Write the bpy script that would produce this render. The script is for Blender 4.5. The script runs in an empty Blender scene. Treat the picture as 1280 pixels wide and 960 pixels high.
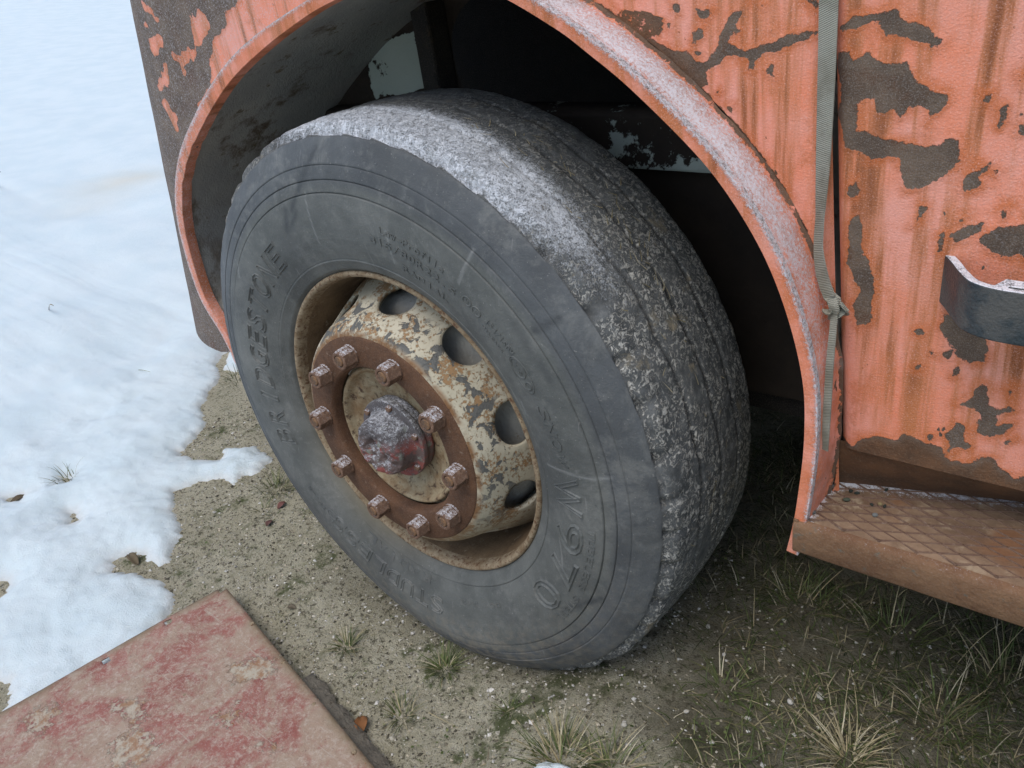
import bpy, bmesh, math, random
import numpy as np
from mathutils import Vector, Matrix, noise as mnoise

random.seed(7); rng = np.random.default_rng(7)
S = bpy.context.scene
COL = S.collection
R = math.radians

# ------------------------------------------------------------------ camera
F = 978.0
CW = np.array([0.96088, -0.74719, 1.20312])
WM = np.array([[0.7749292, 0.6174779, -0.1349285], [0.2024039, -0.4446750, -0.8725232], [-0.5987632, 0.6488337, -0.4695716]])
cam = bpy.data.cameras.new('camera'); camo = bpy.data.objects.new('camera', cam); COL.objects.link(camo)
cam.sensor_width = 36.0; cam.lens = F * 36 / 1280; cam.clip_start = 0.02; cam.clip_end = 500
m = Matrix.Identity(4)
for i in range(3):
    m[i][0] = WM[0][i]; m[i][1] = -WM[1][i]; m[i][2] = -WM[2][i]; m[i][3] = CW[i]
camo.matrix_world = m
S.camera = camo

# ------------------------------------------------------------------ light
SUN_EL, SUN_AZ = R(64), R(275)          # azimuth of the sun (x east, y north), measured from +x towards +y
w = bpy.data.worlds.new('World'); S.world = w; w.use_nodes = True
nt = w.node_tree; bg = nt.nodes['Background']
sky = nt.nodes.new('ShaderNodeTexSky'); sky.sky_type = 'NISHITA'; sky.sun_disc = False
sky.sun_elevation = SUN_EL; sky.sun_rotation = math.pi / 2 - SUN_AZ
sky.dust_density = 2.0; sky.air_density = 1.0; sky.ozone_density = 1.0
nt.links.new(sky.outputs[0], bg.inputs[0]); bg.inputs[1].default_value = 0.135
sl = bpy.data.lights.new('sun', 'SUN'); sl.energy = 1.25; sl.angle = R(45); sl.color = (1.0, 0.97, 0.93)
so = bpy.data.objects.new('sun', sl); COL.objects.link(so)
sd = Vector((math.cos(SUN_EL) * math.cos(SUN_AZ), math.cos(SUN_EL) * math.sin(SUN_AZ), math.sin(SUN_EL)))
so.rotation_euler = sd.to_track_quat('Z', 'Y').to_euler(); so.location = sd * 20
S.view_settings.view_transform = 'Standard'; S.view_settings.look = 'None'
S.view_settings.exposure = 0.46; S.view_settings.gamma = 1
S.render.engine = 'CYCLES'

# ------------------------------------------------------------------ helpers
def px(pts, ax, v):
    """photo pixels (1280x960) -> points on the plane axis=v"""
    pts = np.array(pts, float).reshape(-1, 2)
    d = np.c_[(pts - [640, 480]) / F, np.ones(len(pts))] @ WM
    s = (v - CW[ax]) / d[:, ax]
    return CW + s[:, None] * d
def crop(ox, oy, s, L): return [(ox + a / s, oy + b / s) for a, b in L]
def smooth(t): t = np.clip(t, 0, 1); return t * t * (3 - 2 * t)
def h0(x, y):
    x = np.asarray(x, float); y = np.asarray(y, float)
    b = .008 + .085 * smooth((x - .12) / .32)
    t = np.clip(-x - 1.6, 0, 28)
    return b + .13 * t * t / (t + 2.5) + .0 * y
def px_ground(pts, dz=0.):
    z = .02
    out = px(pts, 2, z)
    for _ in range(8):
        out = np.array([px([q], 2, float(h0(o[0], o[1])) + dz)[0] for q, o in zip(pts, out)])
    return out
def wloc(o):
    v = Vector((0, 0, 0))
    while o is not None: v += o.location; o = o.parent
    return v
def empty(name, loc, parent=None):
    o = bpy.data.objects.new(name, None); COL.objects.link(o); o.empty_display_size = .05
    o.location = Vector(loc) - (wloc(parent) if parent else Vector((0, 0, 0)))
    o.parent = parent; return o
def tag(o, label=None, cat=None, group=None, kind=None):
    if label: o['label'] = label
    if cat: o['category'] = cat
    if group: o['group'] = group
    if kind: o['kind'] = kind
    return o
def obj(name, verts, faces, mat, parent=None, origin=None, smooth_=True, attrs=None, sharp=None, idx=None):
    org = wloc(parent) if parent else Vector(origin if origin is not None else (0, 0, 0))
    v = np.asarray(verts, float).reshape(-1, 3) - np.array(org)
    me = bpy.data.meshes.new(name); me.from_pydata(v.tolist(), [], [tuple(f) for f in faces]); 
    for mm in (mat if isinstance(mat, (list, tuple)) else [mat]): me.materials.append(mm)
    if smooth_: me.polygons.foreach_set('use_smooth', [True] * len(me.polygons))
    if idx is not None: me.polygons.foreach_set('material_index', idx)
    for k, a in (attrs or {}).items():
        a = np.asarray(a, float)
        if a.ndim == 1:
            at = me.attributes.new(k, 'FLOAT', 'POINT'); at.data.foreach_set('value', a)
        else:
            at = me.attributes.new(k, 'FLOAT_COLOR', 'POINT'); at.data.foreach_set('color', np.c_[a, np.ones(len(a))].ravel())
    me.update()
    if sharp is not None: me.set_sharp_from_angle(angle=R(sharp))
    o = bpy.data.objects.new(name, me); COL.objects.link(o)
    if parent: o.parent = parent
    else: o.location = org
    return o
def grid_faces(nu, nv, wrap=False):
    f = []
    for i in range(nu if wrap else nu - 1):
        a = i * nv; b = ((i + 1) % nu) * nv
        for j in range(nv - 1): f.append((a + j, b + j, b + j + 1, a + j + 1))
    return f
class MB:
    def __init__(s): s.v = []; s.f = []; s.a = []; s.i = []
    def add(s, v, f, attr=None, mi=0):
        n = len(s.v); s.v += [tuple(map(float, q)) for q in v]; s.f += [tuple(k + n for k in q) for q in f]
        if attr is not None: s.a += [attr] * len(v)
        s.i += [mi] * len(f)
    def box(s, lo, hi, mi=0, M=None):
        c = [(x, y, z) for x in (lo[0], hi[0]) for y in (lo[1], hi[1]) for z in (lo[2], hi[2])]
        if M is not None: c = [tuple(M @ Vector(q)) for q in c]
        s.add(c, [(0, 1, 3, 2), (4, 6, 7, 5), (0, 4, 5, 1), (2, 3, 7, 6), (0, 2, 6, 4), (1, 5, 7, 3)], mi=mi)
    def build(s, name, mat, parent=None, origin=None, smooth_=False, sharp=None, attr='col'):
        return obj(name, s.v, s.f, mat, parent, origin, smooth_, {attr: np.array(s.a)} if s.a else None, sharp, s.i)
def bevel(o, wd, seg=2, ang=30):
    b = o.modifiers.new('bevel', 'BEVEL'); b.width = wd; b.segments = seg; b.limit_method = 'ANGLE'; b.angle_limit = R(ang)
    return o
def revolve(prof, n, cy=(0, 0), a0=0, a1=360):
    """profile of (r, y) about the wheel axis through (x=cy0, z=cy1)"""
    wrap = abs(a1 - a0 - 360) < 1e-6
    th = np.radians(np.linspace(a0, a1, n, endpoint=not wrap)); pr_ = np.array(prof)
    v = np.empty((n, len(prof), 3))
    v[..., 0] = cy[0] + np.cos(th)[:, None] * pr_[None, :, 0]
    v[..., 1] = pr_[None, :, 1]
    v[..., 2] = cy[1] + np.sin(th)[:, None] * pr_[None, :, 0]
    return v.reshape(-1, 3), grid_faces(n, len(prof), wrap)
def fbm(x, y, z, sc, oct=3):
    return np.array([mnoise.fractal(Vector((a * sc, b * sc, c * sc)), 1.0, 2.0, oct) for a, b, c in zip(x, y, z)])
def catmull(P, n):
    P = np.array(P, float); Q = np.vstack([2 * P[0] - P[1], P, 2 * P[-1] - P[-2]]); out = []
    for i in range(1, len(Q) - 2):
        for t in np.linspace(0, 1, n, endpoint=False):
            a, b, c, d = Q[i - 1], Q[i], Q[i + 1], Q[i + 2]
            out.append(.5 * (2 * b + (c - a) * t + (2 * a - 5 * b + 4 * c - d) * t * t + (3 * b - a - 3 * c + d) * t ** 3))
    out.append(P[-1]); return np.array(out)
def resample(P, n):
    d = np.r_[0, np.cumsum(np.linalg.norm(np.diff(P, axis=0), axis=1))]
    t = np.linspace(0, d[-1], n); return np.array([np.interp(t, d, P[:, k]) for k in range(P.shape[1])]).T
def sdf(pts, poly):
    """signed distance to polygon, + inside (2D)"""
    P = np.array(poly, float); Q = np.roll(P, -1, axis=0); dmin = np.full(len(pts), 1e9); ins = np.zeros(len(pts), bool)
    for a, b in zip(P, Q):
        e = b - a; wv = pts - a; t = np.clip((wv @ e) / (e @ e + 1e-12), 0, 1)
        dmin = np.minimum(dmin, np.hypot(*(wv - t[:, None] * e).T))
        c = ((a[1] > pts[:, 1]) != (b[1] > pts[:, 1])) & (pts[:, 0] < (b[0] - a[0]) * (pts[:, 1] - a[1]) / (b[1] - a[1] + 1e-12) + a[0])
        ins ^= c
    return np.where(ins, dmin, -dmin)
def sdf_union(pts, polys):
    out = np.full(len(pts), -1e3)
    for q in polys: out = np.maximum(out, sdf(pts, q))
    return out

# ------------------------------------------------------------------ material kit
class NT:
    def __init__(s, name):
        s.m = bpy.data.materials.new(name); s.m.use_nodes = True; s.t = s.m.node_tree
        s.b = s.t.nodes['Principled BSDF']; s.c = s.t.nodes.new('ShaderNodeTexCoord'); s.geo = None
    def put(s, inp, v):
        if isinstance(v, bpy.types.NodeSocket): s.t.links.new(v, inp)
        elif isinstance(v, (tuple, list)) and len(v) == 3 and inp.type == 'RGBA': inp.default_value = (*v, 1)
        else: inp.default_value = v
    def co(s, scale=(1, 1, 1), rot=(0, 0, 0)):
        n = s.t.nodes.new('ShaderNodeMapping'); s.t.links.new(s.c.outputs['Object'], n.inputs[0])
        n.inputs['Scale'].default_value = scale; n.inputs['Rotation'].default_value = rot; return n.outputs[0]
    def noise(s, sc, det=4, rough=.55, vec=None, dist=0, out=0):
        n = s.t.nodes.new('ShaderNodeTexNoise'); s.t.links.new(vec or s.c.outputs['Object'], n.inputs['Vector'])
        n.inputs['Scale'].default_value = sc; n.inputs['Detail'].default_value = det; n.inputs['Roughness'].default_value = rough
        n.inputs['Distortion'].default_value = dist; return n.outputs[out]
    def voro(s, sc, feat='F1', vec=None):
        n = s.t.nodes.new('ShaderNodeTexVoronoi'); s.t.links.new(vec or s.c.outputs['Object'], n.inputs['Vector']); n.feature = feat
        n.inputs['Scale'].default_value = sc; return n.outputs['Distance']
    def vcol(s, sc):
        n = s.t.nodes.new('ShaderNodeTexVoronoi'); s.t.links.new(s.c.outputs['Object'], n.inputs['Vector']); n.inputs['Scale'].default_value = sc
        return n.outputs['Color']
    def attr(s, name, out='Fac'):
        n = s.t.nodes.new('ShaderNodeAttribute'); n.attribute_name = name; return n.outputs[out]
    def math(s, op, a, b=0., c=0.):
        n = s.t.nodes.new('ShaderNodeMath'); n.operation = op
        s.put(n.inputs[0], a); s.put(n.inputs[1], b); s.put(n.inputs[2], c); return n.outputs[0]
    def add(s, a, b): return s.math('ADD', a, b)
    def mul(s, a, b): return s.math('MULTIPLY', a, b)
    def rng(s, v, a, b, c=0., d=1.):
        n = s.t.nodes.new('ShaderNodeMapRange'); s.put(n.inputs[0], v)
        for i, q in enumerate((a, b, c, d)): s.put(n.inputs[1 + i], q)
        n.interpolation_type = 'SMOOTHSTEP'; return n.outputs[0]
    def mix(s, f, a, b, mode='MIX'):
        n = s.t.nodes.new('ShaderNodeMix'); n.data_type = 'RGBA'; n.blend_type = mode; n.clamp_factor = True
        s.put(n.inputs[0], f); s.put(n.inputs[6], a); s.put(n.inputs[7], b); return n.outputs[2]
    def up(s):
        g = s.t.nodes.new('ShaderNodeNewGeometry'); x = s.t.nodes.new('ShaderNodeSeparateXYZ'); s.t.links.new(g.outputs['True Normal'], x.inputs[0]); return x.outputs[2]
    def sep(s):
        x = s.t.nodes.new('ShaderNodeSeparateXYZ'); s.t.links.new(s.c.outputs['Object'], x.inputs[0]); return x.outputs
    def bump(s, h, dist=.002, st=1., nrm=None):
        n = s.t.nodes.new('ShaderNodeBump'); s.put(n.inputs['Height'], h); n.inputs['Distance'].default_value = dist; n.inputs['Strength'].default_value = st
        if nrm is not None: s.t.links.new(nrm, n.inputs['Normal'])
        return n.outputs[0]
    def done(s, col, rough=.8, nrm=None, metal=0., spec=.3):
        s.put(s.b.inputs['Base Color'], col); s.put(s.b.inputs['Roughness'], rough); s.put(s.b.inputs['Metallic'], metal)
        s.b.inputs['Specular IOR Level'].default_value = spec
        if nrm is not None: s.t.links.new(nrm, s.b.inputs['Normal'])
        return s.m

def frost(n, col, amt, sc=650, fc=(.66, .69, .73)):
    """white frost crystals over a colour; amt 0..1 socket or number"""
    g = n.noise(sc, 3, .7); g2 = n.noise(sc * .28, 3, .6)
    f = n.add(n.mul(g, .7), n.mul(g2, .5))
    f = n.rng(n.add(f, n.math('SUBTRACT', amt, .5)), .48, .74)
    return n.mix(f, col, fc), f

def mat_paint(name, ledge=False):
    n = NT(name)
    peel = n.attr('peel'); frs = n.attr('frost')
    wob = n.add(n.mul(n.math('SUBTRACT', n.noise(55, 5, .65), .5), .0075), n.mul(n.math('SUBTRACT', n.noise(150, 5, .72), .5), .0095))
    chips = n.rng(n.noise(42, 3, .5, vec=n.co((1, 1, .62), (0, R(25), 0))), .70, .745, 0, 1)
    v = n.add(peel, wob)
    mask = n.math('MAXIMUM', n.rng(v, -.0004, .0006), n.rng(chips, .45, .55))
    ca = n.mix(n.rng(n.noise(9, 4, .6), .35, .65), (.78, .255, .140), (.78, .345, .262))
    ca = n.mix(n.mul(n.rng(n.noise(120, 4, .7), .35, .8), .35), ca, (.66, .30, .22))
    ca = n.mix(n.mul(n.rng(n.noise(16, 6, .75), .54, .66), .6), ca, (.50, .155, .06))
    ca = n.mix(n.rng(n.noise(75, 5, .75), .665, .69), ca, (.16, .07, .035))
    # rust runs below the bare patches
    st = n.noise(1.0, 4, .6, vec=n.co((38, 8, 2.6), (0, R(-15), 0), ))
    run = n.mul(n.rng(st, .44, .62), n.rng(n.noise(5, 3), .22, .45))
    ca = n.mix(n.mul(run, .9), ca, (.47, .17, .062))
    ca = n.mix(n.mul(n.rng(st, .53, .66), n.rng(n.noise(7, 3), .38, .58)), ca, (.26, .088, .034))
    halo = n.rng(v, -.014, -.0005)
    ca = n.mix(n.mul(halo, n.rng(n.noise(30, 3), .35, .6, .1, .85)), ca, (.52, .145, .045))
    ca = n.mix(n.mul(n.rng(n.noise(620, 3, .7), .50, .75), .5), ca, (.80, .50, .44))
    bare = n.mix(n.rng(n.noise(25, 5, .65), .35, .7), (.092, .064, .045), (.165, .120, .085))
    bare = n.mix(n.rng(n.noise(14, 5, .7), .50, .68), bare, (.105, .052, .028))
    bare = n.mix(n.mul(n.rng(n.noise(700, 2, .7), .45, .75), .6), bare, (.26, .24, .225))
    # reddish brown rust zone (sill, seams)
    rz = n.attr('rust')
    rcol = n.mix(n.rng(n.noise(18, 6, .7), .3, .7), (.085, .048, .028), (.17, .085, .042))
    rcol = n.mix(n.mul(n.rng(n.noise(300, 3, .7), .5, .8), .4), rcol, (.26, .20, .14))
    bare = n.mix(rz, bare, rcol)
    col = n.mix(mask, ca, bare)
    if ledge: col = n.mix(n.mul(n.rng(n.noise(22, 4, .6), .5, .75), .5), col, (.25, .22, .2))
    col, f = frost(n, col, frs, 1000)
    h = n.add(n.mul(mask, -1.0), n.add(n.mul(n.noise(420, 3, .65), .8), n.mul(f, .4)))
    h = n.add(h, n.mul(n.rng(v, -.006, -.0004), .35))
    h = n.add(h, n.mul(mask, n.mul(n.noise(130, 5, .75), 1.1)))
    return n.done(col, n.rng(mask, 0, 1, .55, .85), n.bump(h, .0012), spec=.3)

def mat_rust(name, c1, c2, c3, sc=20, spot=.55, b=.0015, fr=0.):
    n = NT(name)
    col = n.mix(n.rng(n.noise(sc, 6, .7), .3, .7), c1, c2)
    col = n.mix(n.rng(n.noise(sc * 3.2, 5, .7), spot, spot + .14), col, c3)
    col = n.mix(n.mul(n.rng(n.noise(500, 3, .7), .45, .8), .3), col, (.30, .25, .2))
    if fr: col, f = frost(n, col, n.mul(n.rng(n.up(), .05, .7), fr))
    return n.done(col, .85, n.bump(n.add(n.noise(160, 4, .7), n.noise(sc, 5, .7)), b), spec=.25)

M_paint = mat_paint('faded_orange_paint'); M_ledge = mat_paint('frosted_orange_paint', True)
M_nut = mat_rust('rusty_nut', (.10, .055, .035), (.17, .10, .065), (.24, .15, .10), 45, .5, .001, .46)
M_stud = mat_rust('stud_end', (.07, .05, .04), (.24, .13, .06), (.10, .07, .05), 90)
M_ringrust = mat_rust('rust_ring', (.070, .036, .021), (.125, .062, .032), (.19, .135, .095), 24, .60)

def mat_disc():
    n = NT('cream_disc_paint')
    base = n.mix(n.rng(n.noise(10, 4), .3, .7), (.40, .365, .265), (.52, .475, .36))
    sp = n.noise(150, 5, .75); sp2 = n.noise(17, 4, .6)
    rustf = n.rng(n.add(n.mul(sp, .7), n.mul(sp2, .5)), .605, .66)
    base = n.mix(n.mul(rustf, .85), base, (.25, .13, .045))
    base = n.mix(n.rng(n.noise(190, 4, .7), .66, .74), base, (.14, .055, .02))
    r = n.attr('rad')
    band = n.mul(n.rng(r, .200, .212), n.rng(r, .242, .232))
    top = n.attr('topside')
    g = n.noise(42, 5, .62, vec=n.co((1, 1, 1.0)), dist=.6)
    grey = n.mul(n.rng(g, .535, .555), n.mul(band, top))
    base = n.mix(grey, base, (.115, .115, .105))
    edge = n.rng(r, .262, .272)
    base = n.mix(n.mul(n.math('MAXIMUM', edge, n.rng(r, .211, .203)), n.rng(n.noise(30, 4), .3, .6)), base, (.20, .105, .045))
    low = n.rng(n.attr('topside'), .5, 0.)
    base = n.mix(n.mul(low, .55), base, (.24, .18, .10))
    return n.done(base, .75, n.bump(n.add(n.mul(grey, -.8), n.add(n.mul(rustf, -.5), n.noise(120, 4, .7))), .0010), spec=.35)
M_disc = mat_disc()
M_flange = mat_rust('rim_flange', (.17, .115, .062), (.33, .27, .18), (.11, .055, .028), 40, .50, .0015)
M_barrel = mat_rust('rim_barrel', (.10, .065, .035), (.18, .12, .065), (.30, .25, .17), 22, .60)
M_hub = mat_rust('hub_cream', (.36, .31, .20), (.20, .125, .06), (.075, .045, .028), 24, .52)
M_drum = mat_rust('brake_drum', (.30, .30, .27), (.40, .39, .34), (.18, .13, .08), 20, .60)

def mat_cap():
    n = NT('frosted_hub_cap')
    c = n.mix(n.rng(n.noise(26, 4, .6), .47, .55), (.13, .095, .085), (.24, .075, .062))
    z = n.sep()[2]
    c = n.mix(n.rng(z, .0, .03), c, (.11, .10, .10))
    c = n.mix(n.rng(n.noise(40, 4), .6, .68), c, (.20, .21, .17))
    c, f = frost(n, c, n.rng(n.up(), -.6, 1.0, .24, .54), 420, (.50, .51, .53))
    return n.done(c, .8, n.bump(n.add(n.noise(150, 4, .7), f), .002), spec=.25)
M_cap = mat_cap()

def mat_sidewall():
    n = NT('sidewall_rubber')
    r = n.attr('rad')
    inner = n.mix(n.rng(n.noise(14, 5, .65), .3, .7), (.082, .089, .083), (.126, .133, .124))
    outer = n.mix(n.rng(n.noise(9, 5, .6), .3, .7), (.056, .062, .066), (.092, .101, .105))
    c = n.mix(n.rng(r, .438, .458), inner, outer)
    c = n.mix(n.mul(n.rng(n.noise(5, 4, .6), .48, .66), .55), c, (.055, .060, .060))
    c = n.mix(n.mul(n.rng(n.noise(7, 6, .75, dist=.5), .52, .68), .45), c, (.20, .205, .19))
    c = n.mix(n.mul(n.rng(n.noise(45, 5, .7), .50, .75), .35), c, (.21, .215, .20))
    c = n.mix(n.mul(n.rng(n.noise(11, 6, .75), .52, .66), .5), c, (.068, .074, .074))
    c = n.mix(n.mul(n.rng(n.noise(260, 3, .6), .66, .72), .5), c, (.30, .30, .28))
    mud = n.mul(n.attr('mud'), n.rng(n.noise(60, 5, .7), .38, .68))
    c = n.mix(n.mul(mud, .75), c, (.20, .175, .135))
    c = n.mix(n.attr('rusty'), c, (.20, .16, .085))
    c = n.mix(n.mul(n.attr('scuff'), n.rng(n.noise(40, 4), .3, .6, .5, 1)), c, (.045, .05, .052))
    c = n.mix(n.mul(n.attr('lite'), .34), c, (.36, .37, .36))
    sc = n.noise(1, 3, .6, vec=n.co((140, 20, 9), (0, R(35), 0)))
    c = n.mix(n.mul(n.rng(sc, .70, .73), .35), c, (.26, .26, .25))
    return n.done(c, .62, n.bump(n.add(n.mul(n.noise(320, 4, .7), .7), n.noise(60, 5, .7)), .0012), spec=.4)
M_side = mat_sidewall()
def mat_tread():
    n = NT('tread_rubber')
    c = n.mix(n.rng(n.noise(40, 5, .7), .3, .7), (.062, .067, .067), (.130, .137, .135))
    chip = n.mul(n.rng(n.noise(1, 5, .75, vec=n.co((190, 120, 120), (R(20), R(30), 0)), dist=1.2), .48, .58), n.mul(n.rng(n.noise(15, 5, .65), .33, .53), n.rng(n.noise(4.5, 4, .6), .30, .50, .35, 1)))
    c = n.mix(n.mul(chip, n.attr('mud')), c, (.52, .51, .46))
    c = n.mix(n.mul(n.rng(n.noise(18, 5, .7), .58, .70), n.attr('mud')), c, (.27, .235, .165))
    c = n.mix(n.attr('groove'), c, (.016, .016, .016))  # darkens the grooves and the painted notch shadows
    c, f = frost(n, c, n.attr('frost'), 420, (.56, .59, .62))
    return n.done(c, .8, n.bump(n.add(n.noise(210, 5, .75), n.add(n.mul(chip, .7), f)), .0015), spec=.3)
M_tread = mat_tread()

def mat_ground():
    n = NT('gritty_soil')
    c = n.mix(n.rng(n.noise(7, 5, .65), .3, .7), (.52, .475, .325), (.66, .61, .445))
    c = n.mix(n.mul(n.rng(n.noise(160, 4, .75), .45, .72), .6), c, (.76, .72, .60))
    c = n.mix(n.mul(n.rng(n.noise(95, 4, .75), .52, .64), .85), c, (.105, .095, .062))
    c = n.mix(n.mul(n.rng(n.noise(260, 3, .75), .55, .68), .7), c, (.085, .078, .052))
    c = n.mix(n.mul(n.rng(n.noise(13, 5, .7), .56, .70), .6), c, (.17, .175, .09))
    c = n.mix(n.mul(n.rng(n.noise(5.5, 6, .72), .54, .64), n.rng(n.noise(45, 4), .35, .6, .3, .9)), c, (.10, .125, .045))
    c = n.mix(n.mul(n.attr('dark'), .8), c, n.mix(n.noise(60, 4), (.055, .050, .032), (.14, .125, .080)))  # painted shadow under the truck, and the wet strip at the wheel
    return n.done(c, .95, n.bump(n.add(n.noise(120, 5, .8), n.noise(380, 3, .8)), .009), spec=.1)
M_ground = mat_ground()
def mat_snow():
    n = NT('old_snow')
    c = n.mix(n.rng(n.noise(4, 4), .3, .7), (.60, .70, .725), (.66, .745, .76))
    c = n.mix(n.rng(n.attr('thin'), .0, 1., 0, .6), c, (.60, .60, .57))
    c = n.mix(n.attr('stain'), c, (.62, .55, .40))
    c = n.mix(n.mul(n.rng(n.noise(210, 3, .6), .735, .78), .7), c, (.30, .27, .20))
    n.b.inputs['Subsurface Weight'].default_value = .25; n.b.inputs['Subsurface Radius'].default_value = (.012, .016, .02); n.b.inputs['Subsurface Scale'].default_value = .5
    return n.done(c, .7, n.bump(n.add(n.mul(n.noise(330, 3, .75), 1.3), n.mul(n.noise(45, 4, .6), 1.2)), .0028, .8), spec=.2)
M_snow = mat_snow()
def mat_attrcol(name, rough=.75, bmp=300, d=.0006, trans=0.):
    n = NT(name); c = n.attr('col', 'Color')
    c = n.mix(n.mul(n.rng(n.noise(60, 4), .35, .75), .35), c, (.03, .03, .02))
    return n.done(c, rough, n.bump(n.noise(bmp, 3, .7), d), spec=.2)
M_grass = mat_attrcol('grass_blades', .65); M_stone = mat_attrcol('stone', .9, 180, .002)
def mat_plate():
    n = NT('red_sheet_paint')
    c = n.mix(n.rng(n.noise(6, 5, .6), .3, .7), (.235, .078, .062), (.30, .125, .10))
    grime = n.rng(n.noise(9, 6, .72, dist=.4), .43, .60)
    c = n.mix(n.mul(grime, .72), c, (.34, .285, .205))
    c = n.mix(n.mul(n.rng(n.noise(26, 6, .75), .45, .62), .55), c, (.36, .285, .215))
    c = n.mix(n.mul(n.rng(n.noise(110, 5, .8), .46, .66), .55), c, (.48, .42, .35))
    c = n.mix(n.mul(n.rng(n.noise(150, 5, .8), .56, .70), .6), c, (.15, .075, .06))
    e = n.rng(n.attr('edge'), .028, .0)
    c = n.mix(n.mul(e, n.rng(n.noise(16, 5), .32, .6, .2, .9)), c, (.22, .17, .105))
    wp = n.rng(n.add(n.attr('bare'), n.mul(n.math('SUBTRACT', n.noise(48, 6, .78), .52), .14)), -.001, .004)
    cc = n.mix(n.rng(n.noise(55, 5, .7), .42, .62), (.44, .41, .32), (.27, .15, .07))
    c = n.mix(n.mul(wp, .75), c, cc)
    scr = n.noise(1, 3, .6, vec=n.co((6, 150, 1), (0, 0, R(40))))
    c = n.mix(n.mul(n.rng(scr, .66, .70), .5), c, (.42, .37, .30))
    c = n.mix(n.rng(n.noise(38, 4, .7), .69, .73), c, (.24, .11, .045))
    c = n.mix(n.mul(n.rng(n.noise(300, 3, .7), .62, .75), .5), c, (.10, .06, .045))
    return n.done(c, .72, n.bump(n.add(n.mul(grime, .6), n.add(n.noise(220, 4, .7), n.mul(wp, .7))), .0012), spec=.3)
M_plate = mat_plate()
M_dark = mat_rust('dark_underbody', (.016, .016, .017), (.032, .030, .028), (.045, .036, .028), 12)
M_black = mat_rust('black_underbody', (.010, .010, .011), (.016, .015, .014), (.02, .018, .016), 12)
def mat_liner():
    n = NT('liner_grey')
    c = n.mix(n.rng(n.noise(6, 5, .65), .3, .7), (.32, .325, .31), (.42, .41, .37))
    c = n.mix(n.rng(n.noise(9, 6, .7), .54, .68), c, (.15, .115, .08))
    c = n.mix(n.mul(n.rng(n.noise(24, 5, .7), .60, .70), .9), c, (.155, .118, .066))
    lo = n.rng(n.sep()[2], .95, .55)
    c = n.mix(n.mul(lo, n.rng(n.noise(14, 5), .42, .6)), c, (.125, .085, .045))
    return n.done(c, .8, n.bump(n.add(n.noise(70, 5, .7), n.noise(240, 3)), .0015), spec=.25)
M_liner = mat_liner()
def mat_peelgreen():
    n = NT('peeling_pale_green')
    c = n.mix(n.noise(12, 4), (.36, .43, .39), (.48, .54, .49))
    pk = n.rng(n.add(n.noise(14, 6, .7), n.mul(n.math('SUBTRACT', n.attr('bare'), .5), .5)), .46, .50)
    c = n.mix(pk, c, n.mix(n.noise(30, 4), (.020, .017, .015), (.045, .034, .026)))  # bare areas near-black: the wheel well's shade is put into their colour
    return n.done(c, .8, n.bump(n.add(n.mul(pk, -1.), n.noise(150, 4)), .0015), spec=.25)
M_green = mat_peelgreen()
def mat_step():
    n = NT('rusty_step')
    c = n.mix(n.rng(n.noise(14, 6, .7), .32, .68), (.135, .085, .052), (.26, .18, .115))
    c = n.mix(n.mul(n.rng(n.noise(34, 5, .7), .5, .72), .7), c, (.38, .31, .21))
    c = n.mix(n.rng(n.noise(9, 4), .55, .7), c, (.20, .10, .05))
    c, f = frost(n, c, n.mul(n.attr('frost'), 1.0), 600)
    return n.done(c, .85, n.bump(n.add(n.noise(220, 4, .7), n.noise(35, 4)), .0016), spec=.25)
M_step = mat_step()
M_ridge = mat_rust('step_ridge', (.12, .070, .048), (.19, .120, .082), (.26, .19, .14), 30, .56)
M_stepf = mat_rust('step_front', (.125, .062, .032), (.205, .118, .064), (.12, .115, .09), 17, .58, .002, .30)
def mat_handle():
    n = NT('blue_black_handle')
    c = n.mix(n.rng(n.noise(16, 4, .6), .42, .58), (.030, .042, .048), (.085, .086, .080))
    c = n.mix(n.rng(n.noise(40, 5, .7), .66, .72), c, (.20, .11, .05))
    c, f = frost(n, c, n.rng(n.up(), .2, .8, .12, .62), 500)
    return n.done(c, n.rng(n.noise(16, 4), .4, .6, .35, .7), n.bump(n.add(n.noise(300, 3), f), .0012), spec=.4)
M_handle = mat_handle()
def mat_strap():
    n = NT('olive_webbing')
    wv = n.t.nodes.new('ShaderNodeTexWave'); n.t.links.new(n.co((1, 1, 1), (0, R(22), 0)), wv.inputs[0]); wv.bands_direction = 'Z'; wv.inputs['Scale'].default_value = 170; wv.inputs['Distortion'].default_value = .8
    c = n.mix(wv.outputs[1], (.29, .295, .245), (.35, .355, .30))
    c = n.mix(n.mul(n.rng(n.noise(25, 4), .4, .7), .5), c, (.11, .10, .065))
    return n.done(c, .85, n.bump(wv.outputs[1], .0008), spec=.2)
M_strap = mat_strap()
M_leaf = mat_attrcol('dead_leaf', .7)
M_wood = mat_rust('grey_board', (.17, .155, .125), (.25, .225, .175), (.10, .085, .06), 30, .55, .003)

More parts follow.
